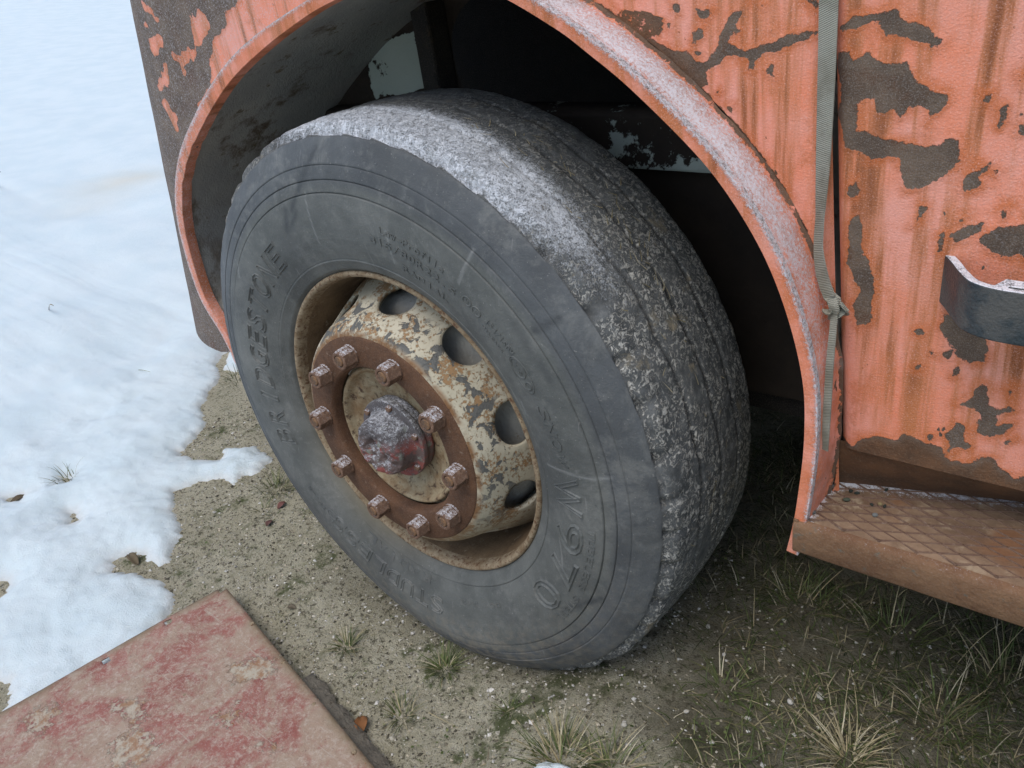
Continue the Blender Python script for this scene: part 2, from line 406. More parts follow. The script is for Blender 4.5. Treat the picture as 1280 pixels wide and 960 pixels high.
# ------------------------------------------------------------------ ground
def axis(lo, hi, step, far, g=1.16):
    a = list(np.arange(lo, hi, step)); s = step; x = a[0]; L = []
    while x > far[0]: s *= g; x -= s; L.append(x)
    s = step; x = a[-1]; Rr = []
    while x < far[1]: s *= g; x += s; Rr.append(x)
    return np.array(L[::-1] + a + Rr)
gx = axis(-1.1, 1.25, .009, (-60, 40)); gy = axis(-.75, 1.0, .009, (-25, 60))
X, Y = np.meshgrid(gx, gy, indexing='ij'); x, y = X.ravel(), Y.ravel()
near = np.exp(-((x - .1) / 1.6) ** 2 - ((y - .1) / 1.5) ** 2)
z = h0(x, y) + .010 * fbm(x, y, 0 * x, 3.5, 4) * near + .0065 * fbm(x, y, 0 * x + 5, 34, 4) * near
z = z - .012 * np.exp(-((np.hypot(x - .03, (y - .13) * 1.1) - .12) / .2) ** 2)
dark = smooth((x + .35 * y - .36) / .22) * smooth((y + .16) / .22) * .9 + np.exp(-((y + .01) / .05) ** 2) * smooth((x + .5) / .2) * smooth((.75 - x) / .2) * .5  # under-truck shadow put into the soil colour, plus a wet strip along the wheel
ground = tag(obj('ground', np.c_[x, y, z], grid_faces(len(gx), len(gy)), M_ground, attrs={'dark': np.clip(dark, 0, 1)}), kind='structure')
GZ = z.reshape(X.shape)
def hg(qx, qy):
    i = int(np.clip(np.searchsorted(gx, qx) - 1, 0, len(gx) - 2)); j = int(np.clip(np.searchsorted(gy, qy) - 1, 0, len(gy) - 2))
    u = (qx - gx[i]) / (gx[i + 1] - gx[i]); v = (qy - gy[j]) / (gy[j + 1] - gy[j])
    return float((GZ[i, j] * (1 - u) + GZ[i + 1, j] * u) * (1 - v) + (GZ[i, j + 1] * (1 - u) + GZ[i + 1, j + 1] * u) * v)

# ------------------------------------------------------------------ snow
edge_px = crop(0, 400, 1.714, [(462, 95), (470, 125), (430, 185), (440, 225), (400, 270), (385, 292), (440, 300), (474, 300), (485, 280), (540, 270), (585, 300), (545, 332), (520, 335), (500, 360), (480, 340), (430, 347), (370, 370), (375, 420), (388, 460), (365, 518), (345, 525), (320, 512), (280, 500), (245, 515), (235, 545), (290, 545), (335, 555), (360, 590), (380, 620), (350, 660)])
E2 = px_ground(edge_px)[:, :2]
poly = [(-1.3, .62), (-1.66, .52)] + [tuple(q) for q in px_ground([(290, 433)])[:, :2]] + [tuple(q) for q in E2] + [(-.535, -.335), (-.60, -.66), (-.68, -1.06), (-.3, -1.6), (.4, -3), (2, -7), (-59, -20), (-59, 55), (-1.9, 55), (-1.75, 2.0)]
holes = [crop(0, 400, 1.714, q) for q in ([(15, 385), (40, 377), (62, 380), (45, 395), (20, 395)], [(148, 415), (165, 412), (170, 435), (152, 438)], [(-30, 780), (18, 782), (26, 815), (10, 850), (-30, 860)], [(-20, 565), (10, 565), (12, 590), (-10, 605)], [(138, 340), (152, 338), (152, 352), (140, 352)])]
holes = [px_ground(q)[:, :2] for q in holes]
sx = axis(-1.75, -.25, .0085, (-58, 3), 1.12); sy = axis(-.75, .75, .0085, (-8, 54), 1.12)
X, Y = np.meshgrid(sx, sy, indexing='ij'); x, y = X.ravel(), Y.ravel()
P2 = np.c_[x, y]
d = sdf(P2, poly)
for q in holes: d = np.minimum(d, -sdf(P2, q))
small = np.abs(d) < .5
nz = np.zeros(len(x)); nz[small] = .016 * fbm(x[small], y[small], 0 * x[small], 14, 4) + .006 * fbm(x[small], y[small], 0 * x[small] + 3, 60, 2)
d = d + nz
lump = .030 * fbm(x, y, 0 * x + 2, 2.0, 4) + .007 * fbm(x, y, 0 * x + 9, 9, 3)
thick = .004 + .030 * (1 - np.exp(-np.clip(d, 0, None) / .05)) + np.clip(d / .25, 0, 1) * lump
gzv = np.array([hg(a, b) for a, b in zip(x, y)])
zz = np.where(d > 0, gzv + np.maximum(thick, .004), gzv - .006)
st = px_ground([(100, 262), (165, 228)])
a, b = st[0, :2], st[1, :2]; e = b - a; t = np.clip(((P2 - a) @ e) / (e @ e), 0, 1); sdst = np.hypot(*(P2 - a - t[:, None] * e).T)
stain = .55 * np.exp(-(sdst / .22) ** 2) * (.4 + .6 * t)
zz -= .02 * np.exp(-(sdst / .3) ** 2) * (d > .3)
faces = grid_faces(len(sx), len(sy)); ok = d > -.012
faces = [f for f in faces if ok[f[0]] or ok[f[1]] or ok[f[2]] or ok[f[3]]]
used = np.unique(np.array(faces)); rm = -np.ones(len(x), int); rm[used] = np.arange(len(used)); faces = rm[np.array(faces)].tolist()
snow = tag(obj('snow_cover', np.c_[x, y, zz][used], faces, M_snow, attrs={'thin': np.exp(-np.clip(d, 0, 1) / .02)[used], 'stain': np.clip(stain, 0, 1)[used]}), kind='stuff')
snow['label'] = 'pale blue white old snow with a ragged melting edge beside the truck'
def snow_z(qx, qy):
    k = np.argmin((x - qx) ** 2 + (y - qy) ** 2); return float(zz[k])
def blob_snow(pts, name, label):
    P = px_ground(pts)[:, :2]; c = P.mean(0); nr = 9; v = []; na = 44
    ang = np.linspace(0, 2 * np.pi, na, endpoint=False); RP = resample(np.vstack([P, P[:1]]), na + 1)[:-1]
    for k in range(nr):
        tt = k / (nr - 1); q = c + (RP - c) * (1 - tt) * (1 + .18 * fbm(RP[:, 0], RP[:, 1], 0 * RP[:, 0], 60, 3)[:, None])
        for s_ in q: v.append((s_[0], s_[1], hg(*s_) - .003 + .020 * (1 - (1 - tt) ** 3)))
    f = []
    for k in range(nr - 1):
        for i in range(na): f.append((k * na + i, k * na + (i + 1) % na, (k + 1) * na + (i + 1) % na, (k + 1) * na + i))
    org = (c[0], c[1], hg(*c))
    return tag(obj(name, v, f, M_snow, origin=org, attrs={'thin': np.full(len(v), .3), 'stain': np.zeros(len(v))}), label, 'snow')
blob_snow([(664, 958), (680, 950), (706, 953), (722, 966), (690, 980), (660, 975)], 'snow_remnant', 'small white lump of leftover snow beside pale grass tufts on the soil')

# ------------------------------------------------------------------ truck
truck = tag(empty('truck', (0, .6, .0)), 'weathered old orange truck with peeling paint, rusty wheel and running board', 'truck')
WC = np.array([0, 0, .505])

# --- wheel arch curve (on the outer lip plane)
YL, YP = .03, .10
arch_px = [(300, 455), (283, 418), (256, 372), (236, 310), (228, 262), (231, 215), (246, 172), (280, 112), (330, 60), (400, 10)]
arch_px2 = [(690, 34), (735, 67), (790, 112), (860, 183), (905, 238), (940, 292), (968, 350), (988, 410), (1001, 470), (1005, 520), (1003, 580), (994, 640), (982, 688)]
A1 = px(arch_px, 1, YL)[:, [0, 2]]; A2 = px(arch_px2, 1, YL)[:, [0, 2]]
top = np.array([(.10, 1.199), (.20, 1.200), (.30, 1.180)])
AR = resample(catmull(np.vstack([A1, top, A2]), 12), 640)
tg = np.gradient(AR, axis=0); tg /= np.linalg.norm(tg, axis=1)[:, None]
NO = np.c_[-tg[:, 1], tg[:, 0]]                       # outward normal (away from the wheel)
k = np.ones(75) / 75; NO = np.array([np.convolve(np.pad(NO[:, i], 37, 'edge'), k, 'valid') for i in range(2)]).T
NO /= np.linalg.norm(NO, axis=1)[:, None]
s_arc = np.linspace(0, 1, len(AR))
LIPW = .025 - .0095 * smooth((s_arc - .36) / .14) - .002 * smooth((.2 - s_arc) / .2)
# ragged nibble on the lip where the metal is bent
def lip_sec():
    # (offset outward along NO in units of lip width, y)
    return [(.0, YL + .022), (-.01, YL + .010), (0., YL + .0012), (.03, YL), (.5, YL - .0004), (.97, YL), (1.0, YL + .0015), (1.0, YL + .010)]
sec = lip_sec(); v = []; fr = []
for i in range(len(AR)):
    wob = .0018 * mnoise.noise(Vector((AR[i, 0] * 9, AR[i, 1] * 9, 0)))
    nib = .006 * max(0, mnoise.noise(Vector((AR[i, 0] * 30, AR[i, 1] * 30, 4)))) * math.exp(-((s_arc[i] - .20) / .06) ** 2)
    for o_, yy in sec:
        q = AR[i] + NO[i] * (o_ * LIPW[i] + (nib if o_ < .3 else 0) + wob); v.append((q[0], yy + wob, q[1])); fr.append((.24 + .16 * float(smooth((.40 - s_arc[i]) / .15))) if o_ < .9 else .55)
V = np.array(v)
lp = np.full(len(V), -.012) - .02 * 0
lp = np.where(np.tile([.0, 0, 0, 0, 0, .0065, .011, .011], len(AR)) > 0, -.0035 + np.tile([.0, 0, 0, 0, 0, .0030, .004, .004], len(AR)), -.0062)
obj('wheel_arch_lip', v, grid_faces(len(AR), len(sec)), M_paint, truck, attrs={'peel': lp, 'rust': np.full(len(v), .3), 'frost': np.array(fr)}, sharp=28)
# ledge between lip and body panel
sec = [(0, YL + .009), (.001, YL + .018), (.0015, .055), (.002, .075), (.002, .09), (.003, YP - .004), (.006, YP - .0005)]
v = []; fr = []; pl = []
for i in range(len(AR)):
    for j, (o_, yy) in enumerate(sec):
        bump_ = .002 * mnoise.noise(Vector((AR[i, 0] * 40, AR[i, 1] * 40, yy * 60))) * (j > 0)
        q = AR[i] + NO[i] * (LIPW[i] + o_ + bump_ - .0005); v.append((q[0], yy, q[1]))
        up_ = max(0, NO[i][1]); fr.append([.52, .60, .60, .56, .50, .34, .2][j] * (.62 + .38 * min(1, up_ * 1.6))); pl.append([-.004, -.006, -.007, -.006, -.003, .0005, .002][j])
obj('wheel_arch_ledge', v, grid_faces(len(AR), len(sec)), M_ledge, truck, attrs={'peel': pl, 'rust': np.full(len(v), .6), 'frost': fr})

# --- body panel round the arch
SEAMT, SEAMB = .667, .702
def seam_x(z): return .667 + (1.131 - z) * .075
PB0 = AR + NO * (LIPW + .0055)[:, None]
PB0[:, 0] = np.minimum(PB0[:, 0], np.array([seam_x(q) for q in PB0[:, 1]]) - .003)
n_r = 110; v = []; U = []; D = []
cx0, cz0 = .02, .62
for i in range(len(AR)):
    q0 = PB0[i]; dr = q0 - np.array([cx0, cz0]); dr /= np.linalg.norm(dr)
    # hit the outer rectangle
    tmax = 1e9
    if dr[0] < 0: tmax = min(tmax, (-1.35 - cx0) / dr[0])
    if dr[1] > 0: tmax = min(tmax, (1.75 - cz0) / dr[1])
    if dr[1] < 0: tmax = min(tmax, (.46 - cz0) / dr[1])
    if dr[0] > 0:
        # seam: x = .667 + (1.131 - z)*.075
        tmax = min(tmax, (.667 + .075 * (1.131 - cz0) - cx0) / (dr[0] + .075 * dr[1]))
    q1 = np.array([cx0, cz0]) + dr * max(tmax, np.dot(q0 - [cx0, cz0], dr) + .002)
    for j in range(n_r):
        t = (j / (n_r - 1)) ** 1.5; q = q0 + (q1 - q0) * t; v.append(q); D.append(np.linalg.norm(q - q0)); U.append(i / len(AR))
v = np.array(v); D = np.array(D); U = np.array(U)
XC0 = -.708
def panel_y(xx, zz_):
    """side panel that turns round the front corner"""
    xc = XC0 + (zz_ - .66) * .29; Rc = .45
    a = np.clip((xc - xx) / Rc, 0, 1.5)
    return np.where(a > 0, xc - Rc * np.sin(a), xx), YP + Rc * (1 - np.cos(a))
xp, yp = panel_y(v[:, 0], v[:, 1])
yp = yp + .0015 * fbm(v[:, 0], v[:, 1], 0 * D, 6, 2)
seamd = np.array([seam_x(q) for q in v[:, 1]]) - v[:, 0]
yp = yp + .010 * np.exp(-np.clip(seamd, 0, 1) / .008) * (v[:, 0] > .3)
def pz(pts, yv=YP): return px(pts, 1, yv)[:, [0, 2]]
Fp = [crop(740, 0, 4.414, q) for q in (
    [(870, -30), (830, 40), (760, 110), (720, 180), (690, 260), (640, 330), (580, 330), (520, 290), (460, 280), (400, 250), (330, 210), (250, 200), (380, 300), (450, 370), (530, 430), (600, 490), (640, 470), (630, 400), (660, 370), (740, 310), (780, 300), (820, 330), (890, 330), (950, 300), (1010, 300), (1060, 260), (1120, 230), (1250, 200), (1250, 155), (1130, 195), (1050, 215), (960, 230), (900, 260), (850, 275), (750, 255), (745, 210), (800, 110), (885, 0), (900, -40)],
    [(985, 345), (1008, 345), (1000, 430), (975, 420), (958, 390)], [(575, 48), (658, 60), (640, 105), (595, 100)], [(555, 180), (625, 140), (605, 210), (560, 240)], [(565, 285), (615, 285), (600, 315), (570, 310)],
    [(742, 588), (778, 582), (772, 622), (745, 622)], [(443, 15), (482, 20), (482, 80), (450, 60)], [(1170, -10), (1260, -10), (1250, 75), (1210, 40)], [(870, 330), (895, 340), (890, 380), (872, 370)], [(795, 170), (818, 165), (810, 185), (795, 180)], [(985, 170), (1010, 155), (1005, 175)], [(682, 500), (702, 498), (700, 515), (684, 514)], [(930, 30), (955, 30), (945, 50)], [(415, 135), (432, 130), (438, 160), (420, 155)])]
Fblur = [crop(740, 0, 4.414, [(150, 50), (300, 60), (400, 100), (390, 190), (300, 210), (200, 190), (120, 120)])]
XZ = v.copy()
dF = sdf_union(XZ, [pz(q) for q in Fp])
dB = sdf_union(XZ, [pz(q) for q in Fblur])
# front corner: bare grey primer with patches of paint left
def corner_px(q):                                      # pixel -> unrolled panel coordinates, first hit along the ray
    out = []
    for p_ in q:
        prev = None; hit = None
        for yv in np.linspace(.095, .62, 1200):
            w3 = px([p_], 1, yv)[0]; xc = XC0 + (w3[2] - .66) * .29
            sn = min(1, max(0, (xc - w3[0]) / .45)); a = math.asin(sn); ys = YP + .45 * (1 - math.cos(a)); e_ = yv - ys
            if e_ >= 0: hit = (xc - .45 * a if sn > 0 else w3[0], w3[2]); break
            if prev is None or abs(e_) < prev[0]: prev = (abs(e_), (xc - .45 * a if sn > 0 else w3[0], w3[2]))
        out.append(hit or prev[1])
    return np.array(out)
Lp = [crop(160, 0, 4.8, q) for q in ([(370, 110), (430, 55), (470, 100), (492, 165), (440, 240), (400, 295), (385, 220), (400, 160)], [(245, 295), (290, 340), (350, 305), (405, 300), (350, 400), (330, 445), (300, 380)],
      [(155, 225), (200, 225), (212, 300), (160, 345), (128, 300)], [(188, 420), (222, 375), (245, 480), (200, 565), (178, 540)], [(195, 600), (240, 620), (302, 720), (290, 785), (240, 690)], [(60, -20), (130, 40), (172, 130), (100, 60)], [(85, 110), (110, 120), (120, 165), (95, 150)])]
dL = sdf_union(XZ, [corner_px(q) for q in Lp]) + .016 * fbm(XZ[:, 0], XZ[:, 1], 0 * D, 32, 4)
dF = dF + .004 * fbm(XZ[:, 0], XZ[:, 1], 0 * D, 45, 4)
band = np.interp(U, [0, .06, .12, .20, .28, .36, .42, 1], [.006, .012, .025, .042, .060, .09, .12, .10])
bareL = np.minimum(D - band + .022 * fbm(XZ[:, 0], XZ[:, 1], 0 * D + 3, 18, 4), -dL)
left = smooth((.46 - U) / .03) > .5
zone = np.interp(XZ[:, 0], [-.12, .0], [1, 0])
peel = np.where(XZ[:, 0] < -.05, np.maximum(bareL, -.03), np.maximum(dF, -.03))
peel = np.where((XZ[:, 0] > -.05), np.maximum(peel, np.where(dB > 0, .0015, -.03)), peel)
rim_dirt = np.interp(U, [.4, .5, .75, .86, 1], [0.002, .003, .001, .0005, .001]) - D
peel = np.maximum(peel, np.maximum(rim_dirt, -.03) * (U > .4) + (-.03) * (U <= .4))
rustA = np.exp(-D / .012) * (U > .4) * .9 + np.where(dB > 0, .5, 0)
frA = np.where(XZ[:, 0] < -.05, .38, .05)
fp_ = grid_faces(len(AR), n_r)
obj('body_panel', np.c_[xp, yp, v[:, 1]], fp_, M_paint, truck, attrs={'peel': peel, 'rust': np.clip(rustA, 0, 1), 'frost': frA})
# front face of the cab beyond the corner, and the cab roof side: plain steel closing the body
mb = MB()
mb.box((-1.42, .62, .30), (-1.38, 2.45, 1.75)); mb.build('front_panel', M_paint, truck)

# --- wheel well
v = []; nl = 10
for i in range(len(AR)):
    for j in range(nl):
        t = j / (nl - 1); yy = YL + .020 + t * .365
        q = AR[i] + NO[i] * (.004 + .012 * smooth(t * 4) + .004 * mnoise.noise(Vector((AR[i, 0] * 5, AR[i, 1] * 5, yy * 5)))); v.append((q[0], yy, q[1]))
obj('wheel_well_liner', v, grid_faces(len(AR), nl), M_liner, truck)
# inner wall with an oval opening
yi = .415; na = 96; nr = 14; v = []
oc = px([(760, 60)], 1, yi)[0]; hx = oc[0] - px([(563, 80)], 1, yi)[0][0]; hz = .135
for k in range(nr):
    t = (k / (nr - 1))
    for i in range(na):
        a = 2 * math.pi * i / na; c_, s_ = math.cos(a), math.sin(a)
        e_ = 2 / 2.6
        p0 = np.array([oc[0] + hx * math.copysign(abs(c_) ** e_, c_), oc[2] + hz * math.copysign(abs(s_) ** e_, s_)])
        m_ = max(abs(c_), abs(s_)); p1 = np.array([oc[0] + .95 * c_ / m_, oc[2] + .58 * s_ / m_])
        q = p0 + (p1 - p0) * t; v.append((q[0], yi + .012 * (1 - t) ** 8 + .003 * mnoise.noise(Vector((q[0] * 8, 0, q[1] * 8))), q[1]))
f = [(k * na + i, (k + 1) * na + i, (k + 1) * na + (i + 1) % na, k * na + (i + 1) % na) for k in range(nr - 1) for i in range(na)]
Vv = np.array(v)
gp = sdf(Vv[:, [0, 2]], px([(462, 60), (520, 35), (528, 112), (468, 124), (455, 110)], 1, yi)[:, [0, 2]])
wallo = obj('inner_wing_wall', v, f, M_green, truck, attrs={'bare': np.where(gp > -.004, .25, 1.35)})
mb = MB(); pp = px([(537, 60)], 1, yi - .03)[0]
mb.box((pp[0] - .022, yi - .045, .62), (pp[0] + .020, yi + .01, 1.36)); bevel(mb.build('wing_post', M_dark, truck), .006)
# chassis rail
pa = px([(640, 122), (890, 168), (890, 214)], 1, .385)
zt = .5 * (pa[0][2] + pa[1][2]); zb = pa[2][2]
v, f = [], []
nx, nzr = 120, 14
for i in range(nx):
    xx = -.55 + 1.25 * i / (nx - 1)
    for j in range(nzr):
        t = j / (nzr - 1); v.append((xx, .385 + .006 * math.sin(t * math.pi) + .0, zb + (zt - zb) * t + .02 * (.2 - xx) * .8))
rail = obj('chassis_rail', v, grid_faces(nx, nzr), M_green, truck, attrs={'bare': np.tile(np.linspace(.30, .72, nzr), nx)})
sm = rail.modifiers.new('solid', 'SOLIDIFY'); sm.thickness = .05; sm.offset = -1
mb = MB(); mb.box((-.6, .43, .44), (.70, .46, zb + .08)); mb.build('inner_mudguard', M_black, truck)
mb = MB(); mb.box((-1.3, .95, .25), (.9, 1.75, 1.6)); bevel(mb.build('engine_blocker', M_black, truck), .03)  # unseen engine mass, added to keep the underside dark
mb = MB(); mb.box((-1.36, .62, 1.40), (3.0, 2.4, 1.46)); mb.box((.80, .20, .56), (3.0, 2.4, .62)); mb.build('cab_floor_blocker', M_black, truck)  # unseen floor boxes, added so light from above is blocked
mb = MB(); mb.box((-1.36, 2.40, .20), (3.0, 2.46, 1.8)); mb.box((-.6, 2.0, .02), (.5, 2.38, 1.0)); mb.build('far_side_blocker', M_black, truck)  # unseen far wall, added to stop light coming through beneath the truck
mb = MB(); mb.box((-1.36, .13, 1.78), (3.0, 2.46, 1.82)); mb.build('cab_roof_blocker', M_paint, truck)  # roof out of view, put in to shut out sky light
mb = MB(); mb.box((3.0, .10, .25), (3.05, 2.46, 1.82)); mb.build('rear_blocker', M_black, truck)  # unseen back closure, added to darken the space under the truck
mb = MB(); mb.box((1.60, .105, .62), (3.0, .14, 1.80)); mb.build('side_blocker', M_paint, truck)  # out-of-view panel, added to close the open side against light
mb = MB(); mb.box((1.78, .16, .20), (3.0, .20, .62)); mb.build('skirt_blocker', M_black, truck)  # unseen skirt past the step, added to cut light from the side
mb = MB(); mb.box((-.08, .20, .42), (.08, 2.2, .56)); bevel(mb.build('front_axle_blocker', M_dark, truck), .02)  # unseen axle mass, added for a darker underside
mb = MB(); mb.box((.80, .45, .30), (1.9, .84, .56)); mb.box((1.0, 1.0, .12), (2.4, 1.9, .60)); bevel(mb.build('fuel_tank', M_black, truck), .02)

# --- door
dx = np.r_[np.arange(0, .26, .0026), .27 + np.arange(0, 14) * .045]
dz = np.r_[.624 + np.arange(0, .60, .0028), 1.24 + np.arange(0, 12) * .05]
v = []
for a in dx:
    for b in dz:
        v.append((seam_x(b) + .006 + a, b))
v = np.array(v)
Dp = [crop(960, 0, 3, q) for q in (
    [(262, 90), (330, 70), (400, 45), (470, 40), (530, 80), (600, 115), (668, 155), (630, 172), (560, 160), (500, 150), (440, 125), (425, 85), (385, 82), (330, 100), (262, 118)],
    [(300, 700), (330, 685), (345, 710), (320, 745), (290, 730)], [(735, 665), (790, 625), (832, 615), (832, 645), (800, 670), (800, 695), (735, 712)], [(800, 355), (835, 350), (835, 392), (805, 390)], [(860, 395), (905, 385), (900, 440), (872, 470)], [(938, 288), (955, 284), (955, 336), (938, 330)],
    [(690, 880), (740, 848), (805, 828), (815, 850), (760, 890), (700, 902)], [(710, 820), (745, 815), (740, 830), (712, 835)], [(560, 770), (592, 778), (560, 830), (545, 845), (570, 800)], [(875, 800), (895, 775), (890, 820), (878, 825)], [(835, 640), (865, 640), (855, 660), (838, 655)], [(940, 430), (960, 428), (955, 500), (945, 495)], [(640, 880), (660, 870), (655, 920), (645, 950)])]
Dp += [[(1066, 267), (1075, 267), (1080, 320), (1092, 345), (1088, 405), (1070, 408), (1068, 380), (1075, 365), (1058, 330), (1060, 300)],
       [(1223, 300), (1235, 315), (1260, 322), (1273, 317), (1290, 335), (1300, 270), (1262, 282), (1243, 284)]]
Dp += [crop(1120, 380, 4, q) for q in ([(235, 40), (225, 130), (250, 200), (300, 250), (370, 297), (430, 282), (457, 230), (450, 170), (350, 110)], [(300, 505), (385, 470), (390, 430), (430, 392), (455, 430), (465, 515), (520, 525), (575, 500), (560, 440), (585, 395), (582, 530), (505, 560), (520, 600), (592, 600), (530, 650), (440, 665), (390, 640), (402, 590), (432, 560), (410, 530)],
       [(280, 640), (310, 600), (342, 612), (325, 660), (340, 690), (385, 705), (370, 732), (330, 715), (240, 752), (260, 715), (255, 660)], [(100, 130), (130, 125), (132, 150), (105, 152)], [(245, 240), (275, 235), (270, 268), (250, 268)], [(275, 335), (308, 325), (308, 350), (282, 355)], [(158, 658), (188, 655), (185, 678), (160, 676)], [(535, 690), (600, 668), (605, 682), (545, 698)], [(105, 310), (120, 308), (118, 325), (105, 325)], [(165, 222), (180, 222), (178, 240), (166, 240)])]
big = crop(960, 0, 3, [(255, 205), (300, 195), (318, 225), (370, 195), (400, 215), (440, 240), (520, 235), (545, 290), (590, 320), (630, 345), (670, 350), (678, 375), (640, 420), (610, 435), (605, 450), (585, 545), (640, 545), (670, 515), (712, 525), (718, 600), (680, 640), (610, 690), (520, 715), (500, 660), (495, 595), (450, 585), (385, 600), (350, 570), (290, 555), (265, 470), (245, 430), (270, 380), (265, 300), (245, 250)])
neg = crop(960, 0, 3, [(335, 380), (400, 362), (408, 420), (440, 430), (470, 405), (490, 445), (530, 405), (565, 393), (603, 410), (607, 450), (582, 545), (500, 532), (430, 522), (380, 492), (330, 492)])
low = crop(1000, 540, 3.69, [(110, -120), (150, -60), (170, 30), (240, 60), (300, 20), (370, 15), (430, 40), (480, 5), (530, 25), (600, 55), (660, 90), (700, 130), (780, 145), (840, 115), (900, 130), (930, 170), (990, 210), (1100, 195), (1700, 230), (1700, 900), (60, 900), (90, -100)])
dd = sdf_union(v, [pz(q) for q in Dp]); dd = dd + .004 * fbm(v[:, 0], v[:, 1], 0 * dd, 45, 4)
dd = np.maximum(dd, np.minimum(sdf(v, pz(big)), -sdf(v, pz(neg)))); dlow = sdf(v, pz(low)) + .004 * fbm(v[:, 0], v[:, 1], 0 * dd, 60, 4); dd = np.maximum(dd, dlow)
ed = v[:, 0] - np.array([seam_x(b) for b in v[:, 1]]) - .006
yd = YP + .0012 * fbm(v[:, 0], v[:, 1], 0 * dd, 5, 2) + .010 * np.exp(-ed / .005)
door = obj('door', np.c_[v[:, 0], yd, v[:, 1]], grid_faces(len(dx), len(dz)), M_paint, truck, attrs={'peel': np.maximum(dd, -.03), 'rust': np.clip(smooth(dlow / .02 + .3), 0, 1), 'frost': np.full(len(v), .04)})
# sill between door and step
sx_ = np.linspace(.672, 1.75, 160); sz_ = np.linspace(0, 1, 26); ZS = .55; v = []
for a in sx_:
    yb = .122 + .31 * min(a - .679, .28)
    for t in sz_:
        v.append((a, YP + .003 + (yb - YP - .003) * t ** 1.2 + .0015 * mnoise.noise(Vector((a * 25, t * 3, 1))), .632 + (ZS - .004 - .632) * t))
obj('door_sill', v, grid_faces(len(sx_), len(sz_)), M_paint, truck, attrs={'peel': np.full(len(v), .03), 'rust': np.full(len(v), 1.), 'frost': np.full(len(v), .06)})

# --- running board
step = empty('running_board', (1.2, .1, .5), truck)
yf = .024
xs = np.linspace(.690, 1.75, 190); ys = np.linspace(0, 1, 22); v = []; fa = []
for a in xs:
    for t in ys:
        yy = yf + .004 + (.34 - yf) * t; dip = .004 * math.exp(-(t * .3 / .012) ** 2)
        v.append((a, yy, ZS + .0015 * mnoise.noise(Vector((a * 14, yy * 14, 0))) - .003 * math.exp(-(t * .32 / .008) ** 2)))
        near_back = math.exp(-((yy - (.122 + .31 * min(a - .679, .28))) / .022) ** 2); fa.append(.18 + .40 * near_back + .5 * math.exp(-((a - .69) / .016) ** 2))
obj('tread_plate', v, grid_faces(len(xs), len(ys)), M_step, step, attrs={'frost': np.clip(fa, 0, .8)})
# raised diamond ribs
mb = MB()
def rib(p0, p1, wd=.0013, ht=.0015):
    p0 = np.array(p0); p1 = np.array(p1); d_ = (p1 - p0) / np.linalg.norm(p1 - p0); nn = np.array([-d_[1], d_[0]]) * wd
    c = []
    for q in (p0, p1):
        c += [(*(q - nn), ZS - .001), (*(q - nn * .5), ZS + ht), (*(q + nn * .5), ZS + ht), (*(q + nn), ZS - .001)]
    mb.add(c, [(0, 4, 5, 1), (1, 5, 6, 2), (2, 6, 7, 3), (0, 1, 2, 3), (7, 6, 5, 4)])
lo, hi = np.array([.694, yf + .012]), np.array([1.74, .33])
for sgn, ang in ((1, 24), (-1, 24)):
    dd_ = np.array([math.cos(R(ang)), sgn * math.sin(R(ang))]); nn_ = np.array([-dd_[1], dd_[0]])
    for k in range(-80, 80):
        c0 = np.array([.72, .10]) + nn_ * k * .0165
        # clip to rectangle
        t0, t1 = -9, 9
        for ax in range(2):
            a, b = (lo[ax] - c0[ax]) / dd_[ax], (hi[ax] - c0[ax]) / dd_[ax]
            t0 = max(t0, min(a, b)); t1 = min(t1, max(a, b))
        if t1 > t0 + .004: rib(c0 + dd_ * t0, c0 + dd_ * t1)
mb.build('tread_ribs', M_ridge, step)
# front edge of the board: rolled edge and skirt
v = []; sec = [(yf + .010, ZS - .0005), (yf + .004, ZS - .0015), (yf + .0005, ZS - .005), (yf - .001, ZS - .012), (yf, ZS - .030), (yf + .001, ZS - .046), (yf + .003, ZS - .049), (yf + .010, ZS - .049), (yf + .012, ZS - .044)]
xs2 = np.linspace(.684, 1.76, 220)
for a in xs2:
    for yy, zz2 in sec: v.append((a, yy + .0015 * mnoise.noise(Vector((a * 12, 0, zz2 * 30))), zz2 + .001 * mnoise.noise(Vector((a * 20, 3, 0)))))
obj('board_edge', v, grid_faces(len(xs2), len(sec)), M_stepf, step)
mb = MB(); mb.box((.683, yf + .003, ZS - .047), (.689, .20, ZS + .001)); mb.build('end_plate', M_stepf, step)

# --- grab handle (bent flat bar with a folded top)
Hd = empty('grab_handle', (.85, .08, .85), door)
path = catmull([(.797, .104), (.808, .085), (.822, .058), (.836, .038), (.858, .027), (.89, .0235), (.94, .023), (1.05, .023), (1.16, .024), (1.195, .028), (1.215, .042), (1.232, .075), (1.245, .104)], 8)
mb = MB(); zt_, zb_ = .884, .832
def sweep(mb, path, w0, w1, z0, z1):
    tt = np.gradient(path, axis=0); tt /= np.linalg.norm(tt, axis=1)[:, None]; nn = np.c_[-tt[:, 1], tt[:, 0]]
    v = []
    for p_, n_ in zip(path, nn):
        a = p_ + n_ * w0; b = p_ + n_ * w1
        v += [(*a, z0), (*b, z0), (*b, z1), (*a, z1)]
    f = []
    for i in range(len(path) - 1):
        for j in range(4): f.append((i * 4 + j, (i + 1) * 4 + j, (i + 1) * 4 + (j + 1) % 4, i * 4 + (j + 1) % 4))
    L = (len(path) - 1) * 4; f += [(0, 1, 2, 3), (L + 3, L + 2, L + 1, L)]
    mb.add(v, f)
sweep(mb, path, 0, .0085, zb_, zt_)
hb = bevel(mb.build('handle_bar', M_handle, Hd, smooth_=False), .0015, 2)
